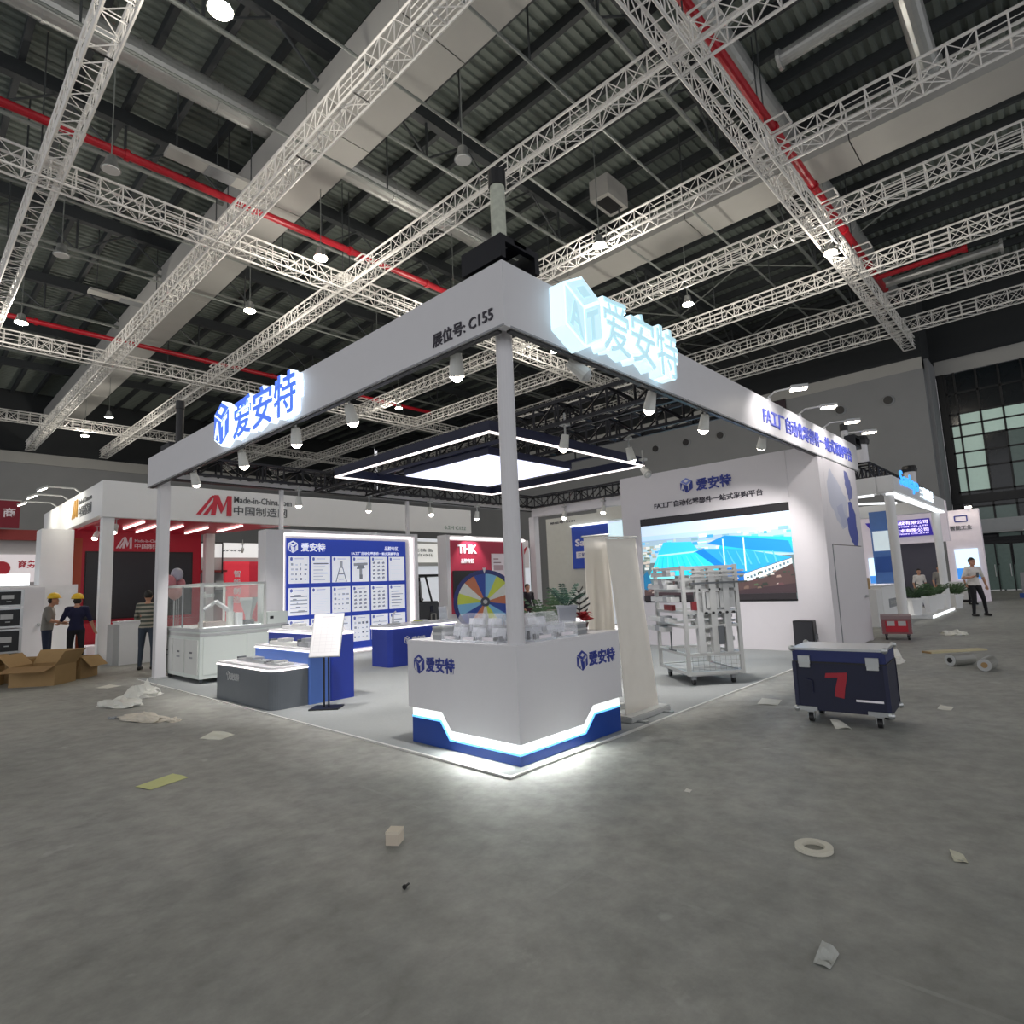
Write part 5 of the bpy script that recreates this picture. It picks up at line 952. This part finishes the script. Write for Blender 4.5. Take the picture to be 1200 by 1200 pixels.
# purple lettering booth behind it, third booth
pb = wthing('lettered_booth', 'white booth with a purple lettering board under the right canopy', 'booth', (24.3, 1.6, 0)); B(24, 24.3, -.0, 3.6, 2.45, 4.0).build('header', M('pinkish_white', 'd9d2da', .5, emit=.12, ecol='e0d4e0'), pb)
MB().prism([(23.95,2.72,3.38),(23.95,.55,3.38),(23.95,.48,2.72),(23.95,2.32,2.72)], (.05,0,0)).build('purple_board', M('board_purple', '2f2280', .4, emit=.35, ecol='3a2aa0'), pb)
lv = M('lilac_letters', 'd9cdf4', .4, emit=1.0, ecol='d8ccff')
for k, (s_, z, h_) in enumerate((('机器人系统有限公司', 3.18, .15), ('ROBOT SYSTEM CO.,LTD', 3.08, .06), ('自动化技术有限公司', 2.88, .15), ('AUTOMATION CO.,LTD', 2.79, .06))): lettering(s_, (23.95, 2.3, z), YN, 1.7, h_, lv, pb, .02, bold=.02)
B(24, 24.3, 2.0, 3.6, 0, 2.45).build('wall', M('pinkish_white', ''), pb); B(24.6,24.8,.45,2.0,0,2.45).build('dark_back', M('interior_shade', '5a5964', .7), pb); b_ = B(23.95,24,2.15,2.75,.95,1.95).build('wall_screen', M('screen_pale', 'cfe6f4', .4, emit=.8, ecol='c8e4fa'), pb)  # dark_back is a dark sheet; its colour carries the shade of the opening
for pts, c in (((2.15,2.75,.95,1.25), '3f86d8'),): B(23.94,23.95,*pts).build('screen_band', M('screen_blue', c, .4, emit=.6, ecol=c), pb)
tb = wthing('logo_booth', 'white booth with rounded portal and screen logo behind the standing man', 'booth', (28, 0, 0)); B(28, 28.4, -.62, 2.4, 2.85, 3.88).build('header', M('pinkish_white', ''), tb); B(28, 28.4, -.62, .62, 0, 2.85).build('side_wall', M('pinkish_white', ''), tb)
MB().path([(27.98,.22,3.62),(27.98,-.2,3.62),(27.98,-.2,3.38),(27.98,.22,3.38),(27.98,.22,3.62)], .025, 6).build('screen_logo', inkblue, tb); lettering('智能工业', (27.99,.42,3.02), YN, .75, .2, dgrey, tb, .02, bold=.02)
sn = B(27.94, 28, -.42, .36, .95, 2.2).build('wall_screen', M('screen_pale', ''), tb); B(27.93,27.94,-.42,.36,.95,1.4).build('screen_band', M('screen_blue', ''), tb); B(27.5,27.9,-.2,1.0,.0,.85).build('desk', wg_, tb); B(27.45,27.5,-.2,1.0,0,.1).build('desk_kick', black, tb)
for k, (y,) in enumerate(((.5,),(-.35,))):
    q = thing('arm_light', ('left', 'right')[k]+' small floodlight on top of the rounded portal booth', 'arm light', (27.9, y, 3.88), 0, 'portal booth lights'); B(-.3,.1,-.03,.03,.0,.05).build('arm', lgrey, q); B(-.5,-.3,-.1,.1,.02,.07).build('lens', lens_em, q)
t = wthing('blue_stand', 'small blue based display stand by the dark entrance doors', 'display stand', (31, -1.7, 0)); B(30.8,31.4,-2.0,-1.4,0,.2).build('base', M('tower_dark', ''), t); B(31,31.2,-1.9,-1.5,.2,1.1).build('panel', mgrey, t)
t = wthing('white_desk', 'white desk cut off at the right edge of the picture', 'desk', (22.3, -3.1, 0)); B(22,22.9,-3.6,-2.75,.72,.8).build('top', wg_, t)
for x in (22.1, 22.8):
    for y in (-3.5, -2.85): B(x-.03,x+.03,y-.03,y+.03,0,.72).build('leg', lgrey, t)
# ================================================================== PEOPLE
def person(name, label, loc, rz, J, zones, hair='short', hat=None, h=1.70, extras=None):
    """one continuous body from tapered limbs, remeshed; J: joint overrides in metres for a 1.70 m figure facing -y"""
    t = thing(name, label, 'person', loc, rz)
    D = dict(pel=(0,0,.93), wai=(0,0,1.06), che=(0,0,1.28), nec=(0,0,1.43), hea=(0,-.015,1.585), sL=(.17,0,1.38), sR=(-.17,0,1.38), eL=(.23,.02,1.11), eR=(-.23,.02,1.11), wL=(.24,-.06,.87), wR=(-.24,-.06,.87),
             hL=(.09,0,.90), hR=(-.09,0,.90), kL=(.11,-.02,.49), kR=(-.11,-.02,.49), aL=(.12,.03,.09), aR=(-.12,.03,.09), fdL=(0,-.06,-.07), fdR=(0,-.06,-.07)); D.update(J); D = {k: Vector(v) for k, v in D.items()}
    m = MB(); segs = []
    def limb(a, b, ra, rb, zone):
        a, b = Vector(a), Vector(b); m.tube(a, b, ra, 12, rb); m.ball(a, ra, 10, 7); m.ball(b, rb, 10, 7); segs.append((a, b, zone))
    m.ball(D['pel'], (.165,.115,.13), 14, 9); m.ball(D['wai'], (.145,.10,.14), 14, 9); m.ball(D['che'], (.185,.115,.17), 14, 9)
    m.tube(D['pel'], D['che'], .12, 12, .125); segs.append((D['pel']+Vector((0,0,.0)), D['pel']-Vector((0,0,.05)), 'legs')); segs.append((D['wai']-Vector((0,0,.03)), D['che'], 'top')); segs.append((D['sL'], D['sR'], 'top'))
    limb(D['sL'], D['sR'], .07, .07, 'top'); limb(D['che']+Vector((0,0,.1)), D['nec']+Vector((0,0,.03)), .06, .052, 'neck')
    hd = D['hea']; fd = (D.get('look') or Vector((0,-1,0))).normalized(); sd = fd.cross(Vector((0,0,1))).normalized()
    m.ball(hd, (.075,.09,.115), 16, 12); segs.append((hd-Vector((0,0,.1)), hd+Vector((0,0,.1)), 'skin')); m.ball(hd+fd*.092+Vector((0,0,-.012)), (.014,.016,.02), 8, 6); m.ball(hd+fd*.07+Vector((0,0,-.075)), (.035,.03,.03), 8, 6)
    for s in (-1, 1): m.ball(hd+sd*s*.078, (.012,.02,.03), 8, 6); m.ball(hd+fd*.083+sd*s*.03+Vector((0,0,.02)), (.014,.01,.008), 6, 5)
    for S in 'LR':
        limb(D['s'+S], D['e'+S], .062, .046, 'arm'); limb(D['e'+S], D['w'+S], .042, .028, 'fore')
        limb(D['h'+S], D['k'+S], .088, .06, 'legs'); limb(D['k'+S], D['a'+S], .058, .042, 'legs')
        a = D['a'+S]; ft = (D.get('toe'+S) or Vector((0,-1,0))).normalized(); limb(a+Vector((0,0,-.045))-ft*.05, a+Vector((0,0,-.055))+ft*.15, .042, .035, 'shoe')
        w = D['w'+S]; d = (D['fd'+S]).normalized(); side = d.cross(Vector((0,0,1)) if abs(d.z) < .9 else Vector((0,1,0))).normalized(); palm = w+d*.06
        limb(w, palm, .028, .033, 'skin')
        for i in range(4):
            b0 = palm+side*(.022*(i-1.5)); L = (.062,.074,.068,.05)[i]; mid = b0+d*L*.55; cu = d.cross(side)*.016*(1 if S == 'L' else -1); limb(b0, mid, .0105, .0095, 'skin'); limb(mid, mid+d*L*.45+cu, .0095, .0085, 'skin')
        limb(w+d*.03-side*.03, w+d*.075-side*.062, .012, .010, 'skin')
    me = m.mesh('body', None); o = bpy.data.objects.new('tmp', me); COL.objects.link(o)
    md = o.modifiers.new('r', 'REMESH'); md.mode = 'VOXEL'; md.voxel_size = .0125; sm = o.modifiers.new('s', 'SMOOTH'); sm.factor = .5; sm.iterations = 3
    bpy.context.view_layer.update(); bm = bpy.data.meshes.new_from_object(o.evaluated_get(bpy.context.evaluated_depsgraph_get())); bpy.data.objects.remove(o)
    bm.materials.clear(); names = []
    for z in ('top', 'legs', 'skin', 'shoe'): bm.materials.append(zones[z])
    idx = {'top': 0, 'neck': 2, 'arm': 0, 'fore': 2 if zones.get('short', True) else 0, 'legs': 1, 'skin': 2, 'shoe': 3}
    def cl(p, a, b):
        ab = b-a; f = max(0, min(1, (p-a).dot(ab)/max(1e-9, ab.length_squared))); return (p-(a+ab*f)).length
    for p in bm.polygons:
        c = p.center; zn = min(segs, key=lambda s: cl(c, s[0], s[1])-(.10 if s[2] == 'top' and s[0].z > 1 and abs(c.x) < .19 and c.z < 1.42 else 0))[2]
        if c.z < 1.02 and zn == 'top' and abs(c.x) < .2: zn = 'legs' if c.z < .9 else 'top'
        if zn == 'legs' and c.z > .9: zn = 'top'
        p.material_index = idx[zn]; p.use_smooth = True
    bm.name = 'body'; link('body', bm, t)
    R = Matrix.Rotation(math.atan2(fd.y, fd.x)+math.pi/2, 3, 'Z')
    hm = MB()
    if hat is None:
        hm.ball(hd+Vector((0,0,.03))-fd*.014, (.084,.098,.108), 16, 10)
        vs = []; 
        k = MB()._a([v for v in hm.v], hm.f); bmh = bmesh.new(); mm_ = k.mesh('hair', hair_m); bmh.from_mesh(mm_)
        bmesh.ops.delete(bmh, geom=[v for v in bmh.verts if (v.co-hd).dot(fd) > .03 and v.co.z < hd.z+.055 or v.co.z < hd.z-.05], context='VERTS'); bmh.to_mesh(mm_); bmh.free()
        ho = link('hair', mm_, t); thick(ho, .012)
    else:
        MB().lathe([(.128,0),(.125,.02),(.118,.06),(.09,.105),(.045,.13),(.01,.137)], hd+Vector((0,0,.045)), 20).build('hard_hat', hat, t, smooth=True); MB().ball(hd+fd*.11+Vector((0,0,.052)), (.08,.055,.008), 12, 6).build('hat_brim', hat, t)
        MB().ball(hd+Vector((0,0,.0))-fd*.025, (.08,.085,.085), 12, 8).build('hair', hair_m, t)
    for s in (-1, 1): MB().ball(hd+fd*.084+sd*s*.031+Vector((0,0,.012)), (.010,.008,.007), 8, 6).build('eye', black, t)
    t.scale = (h/1.70,)*3
    return t
tee_w = M('white_shirt', 'd9d4cf', .8, bump=.05); trs_b = M('black_trousers', '17171c', .8); tee_g = M('grey_shirt', '8a8781', .85); jeans = M('dark_jeans', '28324a', .85); navy_t = M('navy_shirt', '16183a', .85); shoe_d = M('dark_shoe', '1e1c1c', .6); trs_g = M('grey_blue_trousers', '39424e', .85)
def mat_stripes():
    m = bpy.data.materials.new('striped_shirt'); m.use_nodes = True; nt = m.node_tree; b = nt.nodes['Principled BSDF']; tc = nt.nodes.new('ShaderNodeTexCoord'); wv = nt.nodes.new('ShaderNodeTexWave'); wv.bands_direction = 'Z'; wv.inputs['Scale'].default_value = 3.6; wv.inputs['Distortion'].default_value = .6
    r = nt.nodes.new('ShaderNodeValToRGB'); r.color_ramp.interpolation = 'CONSTANT'; r.color_ramp.elements[0].color = lin('4b5149'); r.color_ramp.elements[1].color = lin('a09a8c'); r.color_ramp.elements[1].position = .55
    nt.links.new(tc.outputs['Object'], wv.inputs[0]); nt.links.new(wv.outputs['Fac'], r.inputs[0]); nt.links.new(r.outputs[0], b.inputs['Base Color']); b.inputs['Roughness'].default_value = .85; return m
Z = lambda top, legs, shoe=shoe_d, short=True: dict(top=top, legs=legs, skin=skin_m, shoe=shoe, short=short)
# face direction: local -y; rz turns it
p1 = person('person', 'person in white T-shirt and black trousers walking with a phone in hand', (18.9, -1.07, 0), math.radians(-48), dict(eR=(-.30,.02,1.12), wR=(-.20,-.20,1.14), eL=(.30,.04,1.13), wL=(.34,.0,.88), kL=(.17,-.06,.49), aL=(.26,.02,.09), kR=(-.10,-.03,.49), aR=(-.10,.02,.09), fdR=(.5,-.6,.3), fdL=(.2,0,-1)), Z(tee_w, trs_b), h=1.72)
ph = thing('phone', 'dark phone held by the walking person in the white T-shirt', 'phone', (18.80, -1.19, 1.22), math.radians(-48)); B(-.035,.035,-.006,.006,-.07,.07).build('case', black, ph, bevel=.004); B(-.031,.031,-.0075,-.006,-.06,.062).build('display', dgrey, ph)
p2 = person('person', 'person in grey T-shirt, jeans and yellow hard hat behind the cardboard boxes', (-.86, 14.0, 0), math.radians(70), dict(eR=(-.22,-.08,1.12), wR=(-.08,-.30,1.06), eL=(.24,-.05,1.11), wL=(.12,-.28,1.03), fdL=(0,-1,-.1), fdR=(.2,-1,0), che=(0,-.03,1.27), nec=(0,-.06,1.42), hea=(0,-.10,1.565), sL=(.17,-.03,1.37), sR=(-.17,-.03,1.37)), Z(tee_g, jeans), hat=M('yellow_helmet', 'e0b71e', .35), h=1.72)
p3 = person('person', 'person in dark navy shirt and yellow hard hat seen from behind', (-.40, 13.5, 0), math.radians(165), dict(eL=(.28,-.05,1.14), wL=(.36,-.26,1.04), fdL=(.5,-.8,0), eR=(-.27,-.02,1.10), wR=(-.34,-.14,.88), fdR=(-.4,-.3,-1), hea=(0,-.05,1.57)), Z(navy_t, trs_b), hat=M('yellow_helmet', ''), h=1.68)
p4 = person('person', 'person in striped sweater and dark trousers at the white counter', (.53, 11.6, 0), math.radians(150), dict(eL=(.25,-.10,1.12), wL=(.16,-.34,1.10), fdL=(0,-1,.1), eR=(-.25,-.06,1.10), wR=(-.18,-.28,1.0), fdR=(.1,-1,0), kL=(.12,-.04,.49), kR=(-.13,.02,.49), aR=(-.14,.08,.09)), Z(mat_stripes(), trs_g, short=False), h=1.70)
p5 = person('person', 'person in dark jacket seen just right of the corner column', (9.72, 8.62, 0), math.radians(-20), dict(), Z(M('dark_jacket', '221c26', .85), M('maroon_trousers', '40202a', .8), short=False), h=1.5)
for k, (x, y, lab, mm) in enumerate(((23.0,.95,'person in white shirt sitting left behind the green planters', tee_w),(23.2,.35,'person in grey shirt standing behind the green planters', tee_g),(25.5,-.30,'person in white shirt behind the far white desk', tee_w))):
    person('person', lab, (x, y, .0), math.radians(-60), dict(), Z(mm, trs_b), h=1.45 if k != 1 else 1.55)
# ================================================================== LOOSE THINGS ON THE FLOOR
# flight case rack at the left edge
caseb = M('rack_case_black', '1e2226', .55)
for k, (z, hh) in enumerate(((0,.5),(.52,.5),(1.04,.42),(1.48,.36))):
    t = thing('rack_case', 'black rack case with silver edges at the left edge, %s from the floor' % ordn[k], 'flight case', (-2.42, 13.0, z+.0), 0, 'stacked rack cases'); B(0,.98,0,.7,.02,hh-.02).build('body', caseb, t); 
    for zz in (.0, hh-.04): B(-.01,.99,-.01,.71,zz,zz+.04).build('edge_rail', steel, t)
    for x in (0, .94): B(x,x+.05,-.012,0,.0,hh).build('edge_rail', steel, t)
    for x in (.22, .62): B(x,x+.2,-.02,0,hh*.45,hh*.68).build('latch_plate', lgrey, t)
    for x in (.3, .7): MB().tube((x,-.03,hh*.3),(x+.08,-.03,hh*.3),.012,6).build('handle', steel, t)
# cardboard boxes
def carton(x, y, sx, sy, sz, rz, lab, flaps):
    t = thing('cardboard_box', lab, 'cardboard box', (x, y, 0), rz, 'cardboard boxes'); th = .008
    for a in ((-sx/2,sx/2,-sy/2,-sy/2+th),(-sx/2,sx/2,sy/2-th,sy/2),(-sx/2,-sx/2+th,-sy/2+th,sy/2-th),(sx/2-th,sx/2,-sy/2+th,sy/2-th)): B(*a,.0,sz).build('side', card, t)
    B(-sx/2+th,sx/2-th,-sy/2+th,sy/2-th,0,th).build('bottom', card_in, t)
    fl_ = min(sx, sy)*.5
    for e, ang in flaps:
        c, s = math.cos(ang)*fl_, math.sin(ang)*fl_
        if e in 'SN': yy = -sy/2 if e == 'S' else sy/2; d = -1 if e == 'S' else 1; MB().prism([(-sx/2,yy,sz),(sx/2,yy,sz),(sx/2,yy+d*c,sz+s),(-sx/2,yy+d*c,sz+s)], (0,-d*s*th/fl_,th*c/fl_+.001)).build('flap', card if s > 0 else card_in, t)
        else: xx = -sx/2 if e == 'W' else sx/2; d = -1 if e == 'W' else 1; MB().prism([(xx,-sy/2,sz),(xx,sy/2,sz),(xx+d*c,sy/2,sz+s),(xx+d*c,-sy/2,sz+s)], (-d*s*th/fl_,0,th*c/fl_+.001)).build('flap', card, t)
carton(-1.32, 11.15, .8, .62, .36, math.radians(-42), 'large open cardboard box with spread flaps in front', [('S',-.25),('N',.9),('W',.8),('E',1.0)])
carton(-.82, 11.75, .8, .55, .42, math.radians(-42), 'cardboard box with a torn hanging flap beside the hard hat workers', [('S',-1.1),('E',-.8)])
carton(-2.28, 12.0, .8, .55, .38, math.radians(-35), 'cardboard box cut off by the left picture edge', [('S',-.4),('E',.7)])
carton(-1.5, 12.25, .7, .5, .45, math.radians(-50), 'cardboard box at the back of the pile near the rack cases', [('W',.3)])
# crumpled film and paper
def crumple(x, y, sx, sy, sz, lab, mm, seed, rz=0, name='plastic_film', cat='litter'):
    r = random.Random(seed); m = MB(); m.ball((0,0,0), (sx/2,sy/2,sz), 22, 12); off = Vector((r.uniform(0,50), r.uniform(0,50), 0)); vs = []
    for v in m.v:
        p = Vector(v); q = Vector((p.x/sx*5, p.y/sy*5, p.z/sz*2))+off; k = 1+.45*noise.noise(q)+.25*noise.noise(q*2.3); vs.append((p.x*k, p.y*k, max(.004, p.z*k*(.7+.6*noise.noise(q*.8+Vector((9,9,9))))) if p.z > 0 else .003+max(0,p.z)))
    m.v = vs; o = m.build(name, mm); o.location = (x, y, 0); o.rotation_euler.z = rz; return tag(o, lab, cat)
crumple(-1.05, 7.0, .42, .8, .13, 'crumpled clear plastic film on the floor left of the demo machine', plastic_film, 1, .3); crumple(-.62, 7.55, .5, .55, .22, 'higher heap of crumpled plastic film beside the demo machine', plastic_film, 2)
crumple(-1.15, 5.45, .3, .85, .10, 'torn plastic film with brown paper in front of the grey plinth', M('film_brownish', 'c9c2b4', .5, var=.25, bump=.3), 3, .3); crumple(-.95, 5.0, .16, .2, .05, 'small scrap of foil beside the torn plastic film', M('film_brownish', ''), 12)
crumple(7.75, -.98, .5, .35, .22, 'white crumpled plastic bag behind the blue flight case', M('white_bag', 'e2e0da', .5, bump=.2), 4)
crumple(-1.38, 5.95, .12, .16, .03, 'small dark scrap left of the torn plastic film', mgrey, 13)
def paper(x, y, sx, sy, rz, lab, col='cfcdc3', curl=.02, seed=0):
    m = sheet((-sx/2,-sy/2,.004),(sx/2,-sy/2,.004),(sx/2,sy/2,.004+curl),(-sx/2,sy/2,.006),6,6,curl*.4,seed); o = m.build('paper_sheet', M('paper_'+col, col, .8)); o.location = (x, y, 0); o.rotation_euler.z = rz; thick(o, .002); return tag(o, lab, 'paper', 'loose papers')
paper(-1.855, 2.352, .32, .2, .3, 'yellowish paper sheet on the open floor at left', 'c9cc8e', .012, 1); paper(-.95, 3.62, .2, .28, .5, 'white paper sheet near the grey display plinth', 'd8d7c9', .03, 2); paper(3.73, -.53, .34, .22, .2, 'white paper sheet in front of the equipment rack', 'd0d2cc', .01, 3)
paper(2.93, -1.5, .2, .14, .5, 'crumpled white paper under the blue flight case', 'dedcd2', .05, 4); paper(4.34, -2.15, .2, .12, 0, 'small white paper right of the blue flight case', 'd4d2c8', .01, 5); paper(-.66, 9.35, .25, .3, .4, 'white paper on the floor near the cardboard boxes', 'd2d0c6', .02, 6); paper(.36, -2.72, .1, .06, .3, 'small curled paper scrap at the right of the open floor', 'c4c2ae', .02, 7); paper(-.93, -2.45, .12, .06, 0, 'torn grey paper scrap at the lower right of the floor', 'b5b7b2', .03, 8)
paper(.46, -1.16, .06, .04, .2, 'tiny white paper scrap right of the counter', 'dad8d0', .005, 9); paper(-1.63, -2.85, .1, .05, .6, 'torn paper scrap near the bottom edge of the floor', 'c9cccf', .03, 10); paper(4.9, -.9, .12, .08, .2, 'small white scrap left of the blue flight case', 'd8d6cc', .01, 11)
t = thing('tape_roll', 'white ring of adhesive tape lying on the open floor at right', 'tape roll', (.03, -2.12, 0)); m = MB(); n = 28
for r0, r1, z0, z1 in ((.055,.095,.002,.022),):
    vs = [(r*math.cos(2*math.pi*i/n), r*math.sin(2*math.pi*i/n), z) for r, z in ((r0,z0),(r1,z0),(r1,z1),(r0,z1)) for i in range(n)]; m._a(vs, [(k*n+i, k*n+(i+1) % n, ((k+1) % 4)*n+(i+1) % n, ((k+1) % 4)*n+i) for k in range(4) for i in range(n)])
m.build('tape_ring', M('tape_pale', 'd3cfc0', .6), t); MB().lathe([(.055,.001),(.055,.004)], n=24).build('core_disc', M('tape_core', '8f8d84', .7), t)
t = thing('small_carton', 'small pale carton cube on the open floor in the foreground', 'box', (-1.345, -.185, 0), .6); B(-.045,.045,-.04,.04,0,.075).build('body', M('pale_carton', 'cbbfae', .8), t); B(-.046,.046,-.041,.041,.06,.076).build('lid', M('pale_carton2', 'd8cebd', .8), t)
t = thing('bolt', 'tiny black screw on the open floor below the small carton', 'screw', (-1.642, -.69, 0)); MB().tube((0,0,.012),(.03,.01,.012),.006,6).build('shank', black, t); MB().tube((-.008,-.003,.012),(0,0,.012),.012,8).build('head', black, t)
t = thing('long_board', 'thin pale wooden board lying on the floor at right', 'board', (9.6, -1.6, 0), math.radians(-40)); B(-.55,.55,-.1,.1,0,.03).build('plank', M('pale_wood', 'bdb392', .7), t); B(-.551,-.53,-.1,.1,.0,.031).build('end_grain', card, t)
for k, (x, y) in enumerate(((7.85,-1.9),(7.5,-2.25))):
    t = thing('film_roll', ('left', 'right')[k]+' roll of grey wrapping film lying on the floor at right', 'film roll', (x, y, 0), math.radians(-30+25*k), 'film rolls'); MB().tube((-.22,0,.09),(.2,0,.09),.09,18).build('roll', M('film_grey', '8a8a84', .3), t); MB().tube((-.24,0,.09),(.23,0,.09),.04,14).build('core', card if k else black, t); MB().tube((-.235,0,.09),(-.225,0,.09),.085,18).build('end_face', lgrey, t)
for k, (x, y, s) in enumerate(((26,-2.6,.6),(25,-3.1,.5),(22.5,-2.2,.4),(12.9,-1.2,.6))): crumple(x, y, s, s*.8, .12, ('far heap of pale rubbish near the entrance doors', 'second far heap of pale rubbish near the white desk', 'low rubbish heap right of the walking person', 'long pale strip of film right of the red trolley case')[k], plastic_film if k % 2 else M('rubbish_beige', 'b7ad98', .8, var=.3), 40+k, .4)
